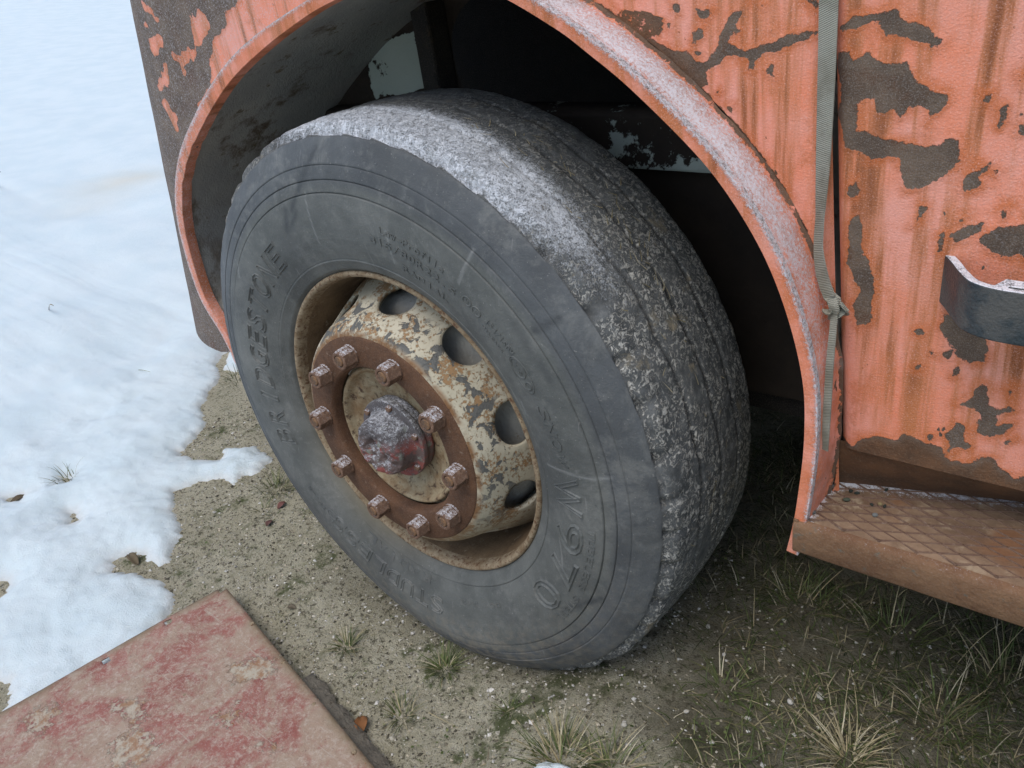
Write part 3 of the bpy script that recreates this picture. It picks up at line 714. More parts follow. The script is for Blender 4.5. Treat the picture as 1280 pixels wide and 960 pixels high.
mb = MB(); p2 = path[30:62]; sweep(mb, p2, .0125, .030, zt_ - .007, zt_ - .0005); sweep(mb, p2[:5], .004, .016, zt_ - .007, zt_ - .0006); bevel(mb.build('handle_flange', M_handle, Hd), .0015, 2)

# ------------------------------------------------------------------ wheel
wheel = empty('wheel', tuple(WC), truck)
def groove(r, y, dpt=.0022, y2=None):
    y2 = y if y2 is None else y2
    return [(r - .0016, y), (r - .0011, y + .0002), (r - .0004, y + dpt), (r + .0004, y2 + dpt), (r + .0011, y2 + .0002), (r + .0016, y2)]
side = [(.2965, .012), (.2985, .004), (.304, -.004), (.316, -.011)] + groove(.3235, -.0148, .0012) + [(.345, -.0225), (.362, -.027), (.380, -.030), (.40, -.0318), (.415, -.032), (.428, -.0315)] + \
       groove(.4345, -.0310, .0032, -.0292) + [(.441, -.0286), (.447, -.0278)] + groove(.4535, -.0268, .0028, -.0258) + [(.460, -.0248), (.467, -.0234)] + groove(.4745, -.0217, .0014, -.0212) + [(.484, -.0176), (.490, -.0155), (.496, -.0126), (.505, -.0085), (.5105, -.0055), (.5130, -.0030)]
dn = [side[0]]
for q in side[1:]:
    k = max(1, int(math.ceil(math.hypot(q[0] - dn[-1][0], q[1] - dn[-1][1]) / .0032))); p_ = dn[-1]
    dn += [(p_[0] + (q[0] - p_[0]) * i / k, p_[1] + (q[1] - p_[1]) * i / k) for i in range(1, k + 1)]
side = dn
NS = len(side)
trd = [(.5140, .0005), (.516, .003), (.522, .006), (.527, .009), (.530, .013)]
ty = np.linspace(.017, .248, 62); trd += [(.5365 - .0055 * abs((t - .133) / .116) ** 2.2, t) for t in ty]
trd += [(.528, .255), (.520, .262), (.51, .268), (.48, .288), (.44, .297), (.38, .292), (.33, .27), (.30, .25)]
prof = side + trd; NA = 900
V, Fc = revolve(prof, NA, (WC[0], WC[2]))
V = V.reshape(NA, len(prof), 3); TH = np.linspace(0, 360, NA, endpoint=False)
rad = np.tile([q[0] for q in prof], (NA, 1)); yy = np.tile([q[1] for q in prof], (NA, 1)); th = np.repeat(TH[:, None], len(prof), 1)
dr = np.zeros_like(rad); gro = np.zeros_like(rad)
isT = (np.arange(len(prof)) >= NS)[None, :] & (yy < .262)
ca, sa = np.cos(np.radians(th)), np.sin(np.radians(th))
# tread roughness
tm = np.argwhere(np.repeat(isT[:1], NA, 0))
xa = V[..., 0][tm[:, 0], tm[:, 1]]; ya = V[..., 1][tm[:, 0], tm[:, 1]]; za = V[..., 2][tm[:, 0], tm[:, 1]]
nn = .0016 * fbm(xa, ya, za, 24, 4) + .0007 * fbm(xa, ya, za + 7, 90, 3)
dr[tm[:, 0], tm[:, 1]] += nn
# worn circumferential grooves
for yc, dep, wd in ((.074, .0085, .0026), (.133, .0045, .0026), (.192, .007, .0026)):
    wav = yc + .0022 * np.sin(np.radians(th * 24)) + .0012 * np.sin(np.radians(th * 11 + 40))
    g = np.exp(-((yy - wav) / wd) ** 2); gate = .75 + .25 * np.sin(np.radians(th * 3 + 30))
    dr -= dep * g * gate * isT; gro = np.maximum(gro, g * gate * isT)
# shoulder lugs: notches cut in from the edge
jit = 1.3 * np.sin(np.radians(th * 5)) + .8 * np.sin(np.radians(th * 13 + 20))
ph = ((th + jit) % 8.0) / 8.0
nt_ = np.exp(-((ph - .5) / .11) ** 2) * np.exp(-np.clip(yy - .006, 0, None) / .014) * isT
dr -= .0125 * nt_; gro = np.maximum(gro, nt_ * .4)  # notch shadow also put into the tread colour through gro
dr +=   .0014 * np.sin(np.radians((th + jit) * 45)) * np.exp(-np.clip(yy - .004, 0, None) / .02) * isT
# sipes across
si = np.exp(-((((th + 2 * np.sin(yy * 60)) % 4.0) / 4 - .5) / .05) ** 2) * isT * (yy > .03)
dr -= .0009 * si
ysh = .0012 * fbm(np.cos(np.radians(TH)) * .5, 0 * TH, np.sin(np.radians(TH)) * .5, 60, 3)[:, None] * np.exp(-((rad - .516) / .008) ** 2) + .0007 * np.clip(np.sin(np.radians((th + jit) * 45)), -1, 1) * np.exp(-((rad - .518) / .008) ** 2)
V[..., 0] += ca * dr; V[..., 2] += sa * dr; V[..., 1] += ysh
# load bulge at the bottom
angd = (th + 80 + 180) % 360 - 180
bl = np.exp(-(angd / 24) ** 2)
V[..., 1] -= .014 * bl * np.exp(-((rad - .455) / .05) ** 2) * (yy < .13)
zmin = .010 + .085 * smooth((V[..., 0] - .12) / .32) - .006
sq = np.clip(zmin + .004 - V[..., 2], 0, None)
V[..., 2] += sq * .86
V[..., 1] -= np.where(yy < .13, sq * .25, 0)
mud = np.clip(.35 + .9 * np.exp(-((angd + 5) / 60) ** 2), 0, 1) * smooth((rad - .36) / .1) * np.exp(-(angd / 55) ** 2)
# frost and dirt on the tread by position round the wheel
fro = np.exp(-((th - 82) / 36) ** 2) * np.exp(-((yy - .038) / .052) ** 2) * .80 + .40 * np.exp(-((th - 62) / 42) ** 2) * np.exp(-((yy - .06) / .10) ** 2)
fro = np.clip(fro * .90, 0, .57) + .04
tw = (th + 180) % 360 - 180
tmud = np.clip(.30 + .80 * np.exp(-((tw - 12) / 48) ** 2) + .85 * np.exp(-((tw + 45) / 32) ** 2) + .8 * np.exp(-((th - 150) / 30) ** 2), 0, 1)
VV = V.reshape(-1, 3); nP = len(prof)
# rust wash next to the rim, dark scuffs
rusty = .55 * np.exp(-(((th - 232 + 180) % 360 - 180) / 32) ** 2) * np.exp(-np.clip(rad - .30, 0, None) / .022)
scuff = np.zeros_like(rad)
for (pa_, pb_, wd) in (((386, 188), (369, 262), .005), ((362, 262), (363, 288), .007), ((375, 262), (366, 288), .004), ((694, 400), (672, 412), .006), ((672, 412), (670, 412), .006), ((716, 757), (752, 747), .007), ((500, 262), (585, 300), .010), ((640, 395), (690, 470), .010)):
    a = px([pa_], 1, -.025)[0][[0, 2]]; b = px([pb_], 1, -.025)[0][[0, 2]]; e = b - a
    Q = VV[:, [0, 2]]; t = np.clip(((Q - a) @ e) / (e @ e + 1e-9), 0, 1)
    scuff = np.maximum(scuff, (np.exp(-(np.hypot(*(Q - a - t[:, None] * e).T) / wd) ** 2) * (.45 if wd > .009 else .9)).reshape(rad.shape) * (yy < .1))
lite = np.zeros_like(rad)
for (pa_, pb_, wd) in (((486, 288), (489, 303), .0028), ((592, 312), (577, 352), .0022), ((682, 582), (742, 596), .0018), ((742, 596), (765, 597), .0022), ((489, 303), (492, 330), .0013), ((384, 240), (400, 305), .0013), ((648, 505), (652, 520), .0015), ((840, 640), (843, 660), .0018), ((300, 330), (303, 345), .002), ((560, 655), (566, 690), .0014)):
    a = px([pa_], 1, -.025)[0][[0, 2]]; b = px([pb_], 1, -.025)[0][[0, 2]]; e = b - a
    Q = VV[:, [0, 2]]; t = np.clip(((Q - a) @ e) / (e @ e + 1e-9), 0, 1)
    lite = np.maximum(lite, np.exp(-(np.hypot(*(Q - a - t[:, None] * e).T) / wd) ** 2).reshape(rad.shape) * (yy < .1))
fidx = [1 if (k % (nP - 1)) >= NS - 1 else 0 for k in range(len(Fc))]
tyre = obj('tyre', VV, Fc, [M_side, M_tread], wheel, attrs={'rad': rad.ravel(), 'mud': np.where(isT, tmud, mud).ravel(), 'groove': np.clip(gro, 0, 1).ravel() * .9, 'frost': np.where(isT, fro, 0).ravel(), 'rusty': rusty.ravel(), 'scuff': scuff.ravel(), 'lite': lite.ravel()}, idx=fidx)

# raised lettering
def side_y(r): return np.interp(r, [q[0] for q in side], [q[1] for q in side])
def glyph(ch, bold=0., line=0.):
    cu = bpy.data.curves.new('g', 'FONT'); cu.body = ch; cu.resolution_u = 3; cu.offset = bold; cu.fill_mode = 'FRONT'
    if line: cu.fill_mode = 'NONE'; cu.offset = 0.; cu.bevel_depth = line; cu.bevel_resolution = 0
    o = bpy.data.objects.new('g', cu); COL.objects.link(o); dg = bpy.context.evaluated_depsgraph_get(); dg.update()
    me = o.evaluated_get(dg).to_mesh(); v = np.array([q.co[:] for q in me.vertices]).reshape(-1, 3); f = [tuple(p_.vertices) for p_ in me.polygons]
    o.evaluated_get(dg).to_mesh_clear(); bpy.data.objects.remove(o); bpy.data.curves.remove(cu); return v, f
def lettering(name, text, a0, a1, r0, r1, slant=0., hgt=.0012, outline=False, wide=1.0):
    """text reading clockwise, tops outward, from angle a0 down to a1"""
    mb = MB(); n = len(text); H = r1 - r0
    for i, ch in enumerate(text):
        if ch == ' ': continue
        v, f = glyph(ch, .022, .026 if outline else 0.)
        if len(v) == 0: continue
        x0, x1 = v[:, 0].min(), v[:, 0].max(); pitch = abs(a1 - a0) / max(1, n - 1); ac = a0 + (a1 - a0) * i / max(1, n - 1)
        cap = .73 if v[:, 1].max() > .6 else .73
        gw = math.radians(pitch) * (r0 + r1) / 2 * .86 * wide
        gw = gw if (x1 - x0) > .28 else gw * .35
        def place(v2, f2, lift, skirt):
            u = (v2[:, 0] - (x0 + x1) / 2) / max(x1 - x0, .05) * gw; hh = np.clip(v2[:, 1] / cap, -.2, 1.1) * H
            u = u + slant * hh
            rr = r0 + hh; an = math.radians(ac) - u / ((r0 + r1) / 2)
            P = np.c_[np.cos(an) * rr, side_y(rr) - (lift if not outline else .0002 + v2[:, 2] / .026 * lift), np.sin(an) * rr] + WC
            # edges used once form the outline
            mb.add(P, f2)
            cnt = {}
            for q in f2:
                for a, b in zip(q, q[1:] + q[:1]): cnt.setdefault((min(a, b), max(a, b)), []).append((a, b))
            P2 = P.copy(); P2[:, 1] += skirt
            if outline: return
            for k_, e_ in cnt.items():
                if len(e_) == 1:
                    a, b = e_[0]; mb.add([P[b], P[a], P2[a], P2[b]], [(0, 1, 2, 3)])
        place(v, f, hgt, hgt + .001)
        if outline:
            c = v.mean(0); 
    A = np.array(mb.v); rr = np.hypot(A[:, 0] - WC[0], A[:, 2] - WC[2])
    an = np.degrees(np.arctan2(A[:, 2] - WC[2], A[:, 0] - WC[0])); ad = (an + 80 + 180) % 360 - 180
    A[:, 1] -= .014 * np.exp(-(ad / 24) ** 2) * np.exp(-((rr - .455) / .05) ** 2)
    z_ = np.zeros(len(A))
    o = obj(name, A, mb.f, M_side, wheel, smooth_=False, attrs={'rad': rr, 'mud': z_ + np.exp(-(ad / 50) ** 2) * .4, 'rusty': z_, 'scuff': z_ + .10})
    return o
lettering('brand_lettering', 'BRIDGESTONE', 196, 124.5, .350, .396, slant=.25, hgt=.0020, outline=True)
lettering('size_lettering', 'Low-Profile', 76.5, 59.5, .391, .403)
lettering('size_lettering', '315/80R22.5', 80, 55.5, .369, .382)
lettering('size_lettering', 'RADIAL', 70, 57, .343, .354)
lettering('load_lettering', '154/150M', 45, 37, .380, .390)
lettering('load_lettering', 'MILEAGE', 45, 38.5, .366, .371, hgt=.0008)
lettering('snow_lettering', 'SNOW', 22.5, 11, .368, .388, slant=.1)
lettering('model_lettering', 'W970', 0.5, -36.5, .348, .402, slant=-.18, hgt=.0024, outline=True, wide=.95)
lettering('ply_lettering', 'TUBELESS STEEL', -6.5, -37.5, .4085, .4205, hgt=.0011)
lettering('winter_lettering', 'STUDLESS', -88, -131, .366, .404, slant=.1, hgt=.0016, outline=True)
lettering('winter_lettering', 'RADIAL', -93, -119, .330, .347, hgt=.0009)
lettering('code_lettering', 'DOT E43', -60, -76, .352, .360, hgt=.0008)
lettering('code_lettering', 'W-157', -146, -138.5, .385, .396, hgt=.001)
def ring_mark(name, ang, r, ra, rb, rot=0., tw=.0012):
    mb = MB(); n = 36; v = []
    c = np.array([math.cos(R(ang)) * r, math.sin(R(ang)) * r]); er = np.array([math.cos(R(ang)), math.sin(R(ang))]); et = np.array([-er[1], er[0]])
    for i in range(n):
        a = 2 * math.pi * i / n
        for k_, lift in ((1 - tw / ra, -.0005), (1 - tw / ra * .5, .0012), (1 + tw / ra * .5, .0012), (1 + tw / ra, -.0005)):
            q = c + et * math.cos(a) * ra * k_ + er * math.sin(a) * rb * k_; rr = float(np.hypot(*q)); v.append((q[0] + WC[0], side_y(rr) - lift, q[1] + WC[2]))
    f = grid_faces(n, 4, True); zz0 = np.zeros(len(v))
    obj(name, v, f, M_side, wheel, attrs={'rad': zz0 + r, 'mud': zz0, 'rusty': zz0, 'scuff': zz0 + .1})
for a_, r_, ra, rb in ((33.4, .377, .0165, .0105), (31.8, .3765, .030, .0135), (29.0, .376, .006, .006), (51.2, .381, .008, .007), (48.2, .380, .008, .007), (-135, .382, .013, .008)): ring_mark('oval_mark', a_, r_, ra, rb)
lettering('code_lettering', 'JIS', 34.6, 32.2, .3735, .3805, hgt=.0008); lettering('code_lettering', 'M', 51.2, 50.2, .378, .384, hgt=.0008); lettering('code_lettering', 'E', 48.2, 47.2, .377, .383, hgt=.0008)

# rim flange and barrel
fl = [(.2840, .020), (.2852, .012), (.2868, .0045), (.2890, .0005), (.2920, -.0018), (.2950, -.002), (.2978, .0002), (.2992, .005), (.2975, .012)]
V, Fc = revolve(fl, 220, (WC[0], WC[2])); obj('rim_flange', V, Fc, M_flange, wheel)
br = [(.2842, .0195), (.281, .035), (.2775, .06), (.2755, .09), (.2735, .1125)]
V, Fc = revolve(br, 160, (WC[0], WC[2])); obj('rim_barrel', V, Fc, M_barrel, wheel)
# dished disc with ten hand holes
HUBY = -.041
dp = catmull([(.196, HUBY + .001), (.204, HUBY + .0025), (.212, HUBY + .010), (.222, HUBY + .027), (.235, .020), (.249, .050), (.261, .078), (.2735, .108)], 6)
dl = np.r_[0, np.cumsum(np.linalg.norm(np.diff(dp, axis=0), axis=1))]; LT = dl[-1]
def disc_pt(a, s): r_ = np.interp(s, dl, dp[:, 0]); y_ = np.interp(s, dl, dp[:, 1]); return (WC[0] + r_ * math.cos(a), y_, WC[2] + r_ * math.sin(a)), r_
v = []; f = []; ra_ = []; ts = []
M_ = 64; K_ = 12; half = math.pi / 10; s_h = np.interp(.0290, dp[:, 1], dl)
for h in range(10):
    ac = math.radians(50.5 + 36 * h); base = len(v)
    for k in range(K_):
        t = k / (K_ - 1)
        for i in range(M_):
            q = i / M_ * 4; sd_ = int(q); u = q - sd_
            bx = [(-half + 2 * half * u, 0), (half, LT * u), (half - 2 * half * u, LT), (-half, LT * (1 - u))][sd_]
            da, ds = bx[0], bx[1] - s_h; phi = math.atan2(ds, da * .235)
            ex, ey = .0370 * math.cos(phi) / .237, .0320 * math.sin(phi)
            A_, S_ = ex + (da - ex) * t, ey + (ds - ey) * t
            # rolled edge of the hole
            P_, r_ = disc_pt(ac + A_, s_h + S_); inn = max(0, 1 - t * K_ * .5) ** 2 * .004
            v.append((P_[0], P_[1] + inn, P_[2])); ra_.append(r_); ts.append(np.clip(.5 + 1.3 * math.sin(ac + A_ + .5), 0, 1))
    for k in range(K_ - 1):
        for i in range(M_):
            j = (i + 1) % M_; f.append((base + k * M_ + i, base + k * M_ + j, base + (k + 1) * M_ + j, base + (k + 1) * M_ + i))
disc = obj('wheel_disc', v, f, M_disc, wheel, attrs={'rad': ra_, 'topside': ts})
bmx = bmesh.new(); bmx.from_mesh(disc.data); bmesh.ops.remove_doubles(bmx, verts=bmx.verts, dist=.0002); bmx.to_mesh(disc.data); bmx.free()
sm = disc.modifiers.new('solid', 'SOLIDIFY'); sm.thickness = .009; sm.offset = 1 if False else -1
# rust ring
rp = [(.2005, HUBY + .004), (.1995, HUBY + .0003), (.197, HUBY - .0012), (.17, HUBY - .0014), (.1475, HUBY - .0014), (.1440, HUBY + .0002), (.1415, HUBY + .005), (.1405, HUBY + .02)]
V, Fc = revolve(rp, 180, (WC[0], WC[2])); obj('rust_ring', V, Fc, M_ringrust, wheel)
hp = [(.1425, HUBY + .030), (.1375, HUBY + .030), (.1365, HUBY + .020), (.134, HUBY + .0165), (.130, HUBY + .0165), (.127, HUBY + .021), (.124, HUBY + .030), (.118, HUBY + .032), (.110, HUBY + .030), (.100, HUBY + .036), (.092, HUBY + .040), (.0, HUBY + .040)]
V, Fc = revolve(hp, 150, (WC[0], WC[2])); obj('hub', V, Fc, M_hub, wheel)
ri = [(.2725, .113), (.268, .135), (.262, .17), (.258, .20), (.262, .24)]
V, Fc = revolve(ri, 120, (WC[0], WC[2])); obj('rim_inner', V, Fc, M_drum, wheel)
bd = [(.0, .058), (.212, .058), (.226, .072), (.229, .10), (.229, .22), (.0, .22)]
V, Fc = revolve(bd, 100, (WC[0], WC[2])); obj('brake_drum', V, Fc, M_drum, wheel)
# nuts: one mesh shared by ten
def nut_mesh():
    mb = MB(); n = 6; Rn = .0178; H = .027
    v = []
    for (r_, y_) in ((.0195, 0), (.0195, -.0035)): v += [(r_ * math.cos(a), y_, r_ * math.sin(a)) for a in np.linspace(0, 2 * np.pi, 24, endpoint=False)]
    mb.add(v, [(i, (i + 1) % 24, 24 + (i + 1) % 24, 24 + i) for i in range(24)] + [tuple(range(24, 48))])
    n = 24; v = []
    hexr = lambda a, ro: ro * math.cos(math.pi / 6) / math.cos((a % (math.pi / 3)) - math.pi / 6)
    angs = np.linspace(0, 2 * np.pi, n, endpoint=False)
    for y_, fac, mx in ((-.0030, 1, 9), (-.023, 1, 9), (-.026, 1, .0166), (-.027, 1, .0152), (-.027, 0, .0112), (-.0235, 0, .0100)):
        for a in angs:
            r_ = hexr(a, Rn * 1.06) if fac else mx
            r_ = min(r_, mx) if fac else r_
            v.append((r_ * math.cos(a), y_, r_ * math.sin(a)))
    f = []
    for k in range(5):
        for i in range(n): f.append((k * n + i, k * n + (i + 1) % n, (k + 1) * n + (i + 1) % n, (k + 1) * n + i))
    mb.add(v, f)
    v = [];
    for y_, r_ in ((-.022, .0098), (-.0268, .0096), (-.0285, .0082)): v += [(r_ * math.cos(a), y_, r_ * math.sin(a)) for a in angs]
    f = [(k * n + i, k * n + (i + 1) % n, (k + 1) * n + (i + 1) % n, (k + 1) * n + i) for k in range(2) for i in range(n)] + [tuple(range(2 * n, 3 * n))]
    mb.add(v, f, mi=1); return mb
nb = nut_mesh(); nm = None
for k in range(10):
    a = math.radians(104.5 - 36 * k); P = WC + np.array([.1675 * math.cos(a), HUBY - .0012, .1675 * math.sin(a)])
    if nm is None:
        o = obj('wheel_nut', np.array(nb.v) + np.array(wloc(wheel)), nb.f, [M_nut, M_stud], wheel, smooth_=True, sharp=28, idx=nb.i); nm = o
    else:
        o = nm.copy(); COL.objects.link(o); o.parent = wheel
    o.location = Vector(P) - wloc(wheel); o.rotation_euler = (0, random.uniform(0, 1.05), 0)
# hub cap with flange
cp = [(.0, HUBY + .041), (.078, HUBY + .041), (.080, HUBY + .0235), (.083, HUBY + .0235), (.0865, HUBY + .020), (.0865, HUBY + .013), (.0840, HUBY + .0105), (.070, HUBY + .010), (.0655, HUBY + .006), (.063, HUBY - .006), (.061, HUBY - .020), (.0575, HUBY - .0255), (.051, HUBY - .0300), (.042, HUBY - .0315), (.034, HUBY - .030), (.026, HUBY - .027), (.014, HUBY - .0255), (.0005, HUBY - .025)]
cp = catmull(cp, 4)
cp[:, 0] *= .87
V, Fc = revolve(cp, 140, (WC[0], WC[2])); dq = V - WC
nz_ = fbm(V[:, 0], V[:, 1], V[:, 2], 30, 4); rr = np.hypot(dq[:, 0], dq[:, 2]); body = smooth((.068 - rr) / .010)
V[:, 1] += body * (.006 * nz_ + .003 * fbm(V[:, 0], V[:, 1], V[:, 2] + 3, 95, 3)); V[:, 0] += dq[:, 0] * .06 * nz_ * body; V[:, 2] += dq[:, 2] * .06 * nz_ * body
for (ux, uz, dep, sg) in ((-.010, .006, .012, .010), (.018, -.016, .008, .008), (-.02, -.020, .006, .007), (.012, .022, .005, .006)):
    V[:, 1] += dep * np.exp(-((dq[:, 0] - ux) ** 2 + (dq[:, 2] - uz) ** 2) / sg ** 2) * (dq[:, 1] < HUBY - .02)
obj('hub_cap', V, Fc, M_cap, wheel)
cb = None
for k in range(6):
    a = math.radians(20 + 60 * k)
    if cb is None:
        v = []
        for y_, r_ in ((.001, .0062), (-.0045, .0062), (-.006, .005)): v += [(r_ * math.cos(q), y_, r_ * math.sin(q)) for q in np.linspace(0, 2 * np.pi, 12, endpoint=False)]
        f = [(i + 12 * j, (i + 1) % 12 + 12 * j, (i + 1) % 12 + 12 * j + 12, i + 12 * j + 12) for j in range(2) for i in range(12)] + [tuple(range(24, 36))]
        cb = obj('cap_bolt', np.array(v) + np.array(wloc(wheel)), f, M_nut, wheel, smooth_=True, sharp=35); o = cb
    else: o = cb.copy(); COL.objects.link(o); o.parent = wheel
    o.location = Vector((.0665 * math.cos(a), HUBY + .0108, .0665 * math.sin(a)))

# straw stuck to the tread
def blade(mb, base, dirv, length, wd, bend, col, seg=4, upv=Vector((0, 0, 1))):
    d_ = Vector(dirv).normalized(); sidev = d_.cross(upv)
    if sidev.length < .05: sidev = Vector((random.uniform(-1, 1), random.uniform(-1, 1), 0))
    sidev.normalize(); P = Vector(base); v = []; f = []
    b_ = Vector(bend)
    for i in range(seg + 1):
        t = i / seg; w_ = wd * (1 - t) ** .7 * .5 + .00012
        v += [P - sidev * w_, P + sidev * w_]
        if i < seg: P = P + (d_ + b_ * t).normalized() * (length / seg); f.append((2 * i, 2 * i + 1, 2 * i + 3, 2 * i + 2))
    mb.add(v, f, col)
STRAW = [(.42, .36, .22), (.34, .28, .16), (.47, .42, .29), (.28, .24, .13)]
GREEN = [(.085, .115, .032), (.11, .14, .045), (.065, .092, .028), (.15, .16, .06)]
mb = MB()
for k in range(70):
    a = math.radians(random.choice([random.gauss(42, 10), random.gauss(20, 16), random.gauss(60, 8)])); yv = min(.23, max(.03, random.gauss(.125, .035))); rr_ = .5375
    P = Vector((WC[0] + rr_ * math.cos(a), yv, WC[2] + rr_ * math.sin(a))); er = Vector((math.cos(a), 0, math.sin(a))); et = Vector((-er.z, random.uniform(-1.5, 1.5), er.x))
    blade(mb, P + er * .0015, et, random.uniform(.006, .028), .0013, (random.uniform(-.4, .4), random.uniform(-.3, .3), 0), random.choice(STRAW), 3, er)
o = mb.build('straw_debris', M_grass, wheel); o['kind'] = 'stuff'

# ------------------------------------------------------------------ strap
def ribbon(name, pts, widths, twist, thick, parent=None, origin=None):
    P = catmull(pts, 10); n = len(P); wd = np.interp(np.linspace(0, 1, n), np.linspace(0, 1, len(widths)), widths); tw = np.interp(np.linspace(0, 1, n), np.linspace(0, 1, len(twist)), twist)
    v = []; 
    for i in range(n):
        t_ = Vector(P[min(i + 1, n - 1)] - P[max(i - 1, 0)]).normalized(); s0 = Vector((1, 0, 0)); s0 = (s0 - t_ * s0.dot(t_)).normalized(); n0 = t_.cross(s0)
        s_ = s0 * math.cos(tw[i]) + n0 * math.sin(tw[i]); m_ = t_.cross(s_)
        c = Vector(P[i])
        for a, b in ((-1, -1), (1, -1), (1, 1), (-1, 1)): v.append(c + s_ * a * wd[i] / 2 + m_ * b * thick / 2)
    f = [(i * 4 + j, i * 4 + (j + 1) % 4, (i + 1) * 4 + (j + 1) % 4, (i + 1) * 4 + j) for i in range(n - 1) for j in range(4)] + [(3, 2, 1, 0), ((n - 1) * 4, (n - 1) * 4 + 1, (n - 1) * 4 + 2, (n - 1) * 4 + 3)]
    return obj(name, v, f, M_strap, parent, origin, smooth_=False)
def SP(q, yv): a = px([q], 1, yv)[0]; return (a[0], a[1], a[2])
strap = tag(empty('webbing_strap', (.69, .09, .62)), 'olive green webbing strap hanging knotted in the door seam', 'strap')
ribbon('webbing', [(SP((1037, -60), .092)[0] - .006, .094, 1.66), (SP((1037, -60), .092)[0] - .003, .093, 1.40), SP((1037, -60), .092), SP((1036, 0), .092), SP((1033, 100), .091), SP((1029, 200), .090), SP((1025, 270), .088), SP((1023, 310), .084), SP((1028, 345), .078), SP((1037, 372), .074)], [.0185, .0185, .0185, .0185, .018, .0175, .017, .017, .016, .014], [0, 0, 0, 0, .1, .35, .75, .7, .4, .2], .0015, strap)
kc = Vector(SP((1045, 385), .074))
ribbon('knot', [kc + Vector((-.010, .004, .012)), kc + Vector((.004, -.006, .008)), kc + Vector((.010, .002, -.001)), kc + Vector((0, .008, -.006)), kc + Vector((-.008, .000, -.004)), kc + Vector((.002, -.007, -.003)), kc + Vector((.010, .001, .003))], [.013, .014, .012], [.2, .9, 0, .5], .0018, strap)
ribbon('knot', [kc + Vector((-.004, -.003, .012)), kc + Vector((.001, -.009, .002)), kc + Vector((-.003, -.004, -.014))], [.010, .013, .008], [.1, .4, .2], .0018, strap)
ribbon('strap_tail', [SP((1043, 394), .066), SP((1041, 415), .058), SP((1037, 460), .050), SP((1034, 510), .046), SP((1030, 562), .046)], [.009, .009, .0095, .010, .011], [.5, .4, .3, .3, .3], .0015, strap)

# ------------------------------------------------------------------ red sheet, board
C0 = px([(281, 733)], 2, .040)[0]; d1 = px([(470, 962)], 2, .040)[0] - C0; d1 /= np.linalg.norm(d1); d2 = np.array([d1[1], -d1[0], 0])
L1, L2 = 1.0, .85
holes_px = crop(0, 720, 2.667, [(748, 45), (567, 157), (358, 285)]); rust_px = crop(0, 720, 2.667, [(842, 160), (945, 290), (1048, 430), (1180, 590)])
hl = [((q - C0) @ d1, (q - C0) @ d2) for q in px(holes_px, 2, .040)]
us = np.unique(np.round(np.r_[np.arange(0, L1, .008), L1], 4)); vs = np.unique(np.round(np.r_[np.arange(0, L2, .008), L2], 4))
UU, VVv = np.meshgrid(us, vs, indexing='ij'); uu, vv = UU.ravel(), VVv.ravel()
cut = np.zeros(len(uu), bool)
P = C0 + uu[:, None] * d1 + vv[:, None] * d2
fac = grid_faces(len(us), len(vs))
# snap the grid to round holes
keep = np.ones(len(fac), bool); HR = .0058
for (hu, hv) in hl:
    dq_ = np.hypot(uu - hu, vv - hv); nearv = dq_ < HR * 1.55
    ang_ = np.arctan2(vv - hv, uu - hu); inside = dq_ < HR * .62
    mv = (~inside) & nearv
    P[mv] = C0 + (hu + HR * np.cos(ang_[mv]))[:, None] * d1 + (hv + HR * np.sin(ang_[mv]))[:, None] * d2
    fa_ = np.array(fac); nin = nearv[fa_].sum(1); keep &= ~(nearv[fa_].all(1))
    keep &= ~(inside[fa_].any(1))
fac = [q for q, k_ in zip(fac, keep) if k_]
round_c = np.minimum(uu, vv)
rc = .02; cm = (uu < rc) & (vv < rc); 
for i in np.where(cm)[0]:
    du, dv = rc - uu[i], rc - vv[i]; l = math.hypot(du, dv)
    if l > 1e-9:
        mx = max(du, dv); s_ = mx / l; P[i] = C0 + (rc - du * s_) * d1 + (rc - dv * s_) * d2
P[:, 2] += .004 * fbm(P[:, 0], P[:, 1], 0 * uu, 3, 2) + .0006 * fbm(P[:, 0], P[:, 1], 0 * uu + 4, 30, 2)
bp = [crop(0, 720, 2.667, q) for q in ([(770, 300), (830, 280), (920, 270), (930, 300), (880, 350), (790, 360), (760, 330)], [(370, 430), (420, 410), (480, 410), (500, 470), (440, 500), (420, 460), (380, 455)], [(370, 560), (420, 520), (500, 510), (520, 580), (480, 640), (380, 640)], [(75, 470), (130, 440), (205, 430), (190, 490), (130, 530), (80, 510)], [(690, 480), (780, 440), (830, 470), (760, 500)], [(860, 570), (940, 560), (900, 600)])]
bd_ = sdf_union(np.c_[uu, vv], [np.c_[(px(q, 2, .040) - C0) @ d1, (px(q, 2, .040) - C0) @ d2] for q in bp])
sheet = tag(empty('metal_sheet', tuple(C0 + .45 * d1 + .4 * d2 - np.array([0, 0, .02]))), 'worn dark red painted steel sheet with bolt holes lying on the soil', 'metal sheet')
po = obj('sheet_panel', P, fac, M_plate, sheet, attrs={'edge': np.minimum(uu, vv), 'bare': np.maximum(bd_, -.05)}, smooth_=True)
sm = po.modifiers.new('solid', 'SOLIDIFY'); sm.thickness = .0025; sm.offset = -1
riv = None
for q in list(px(rust_px, 2, .0405)) + list(px(crop(0, 720, 2.667, [(617, 400)]), 2, .0405)):
    v = []
    for r_, z_ in ((.0055, -.001), (.0050, .0018), (.0025, .0030)): v += [(q[0] + r_ * math.cos(a), q[1] + r_ * math.sin(a), q[2] + z_ + .001) for a in np.linspace(0, 2 * np.pi, 14, endpoint=False)]
    f = [(i + 14 * j, (i + 1) % 14 + 14 * j, (i + 1) % 14 + 14 * j + 14, i + 14 * j + 14) for j in range(2) for i in range(14)] + [tuple(range(28, 42))]
    obj('rivet', v, f, M_flange, sheet)
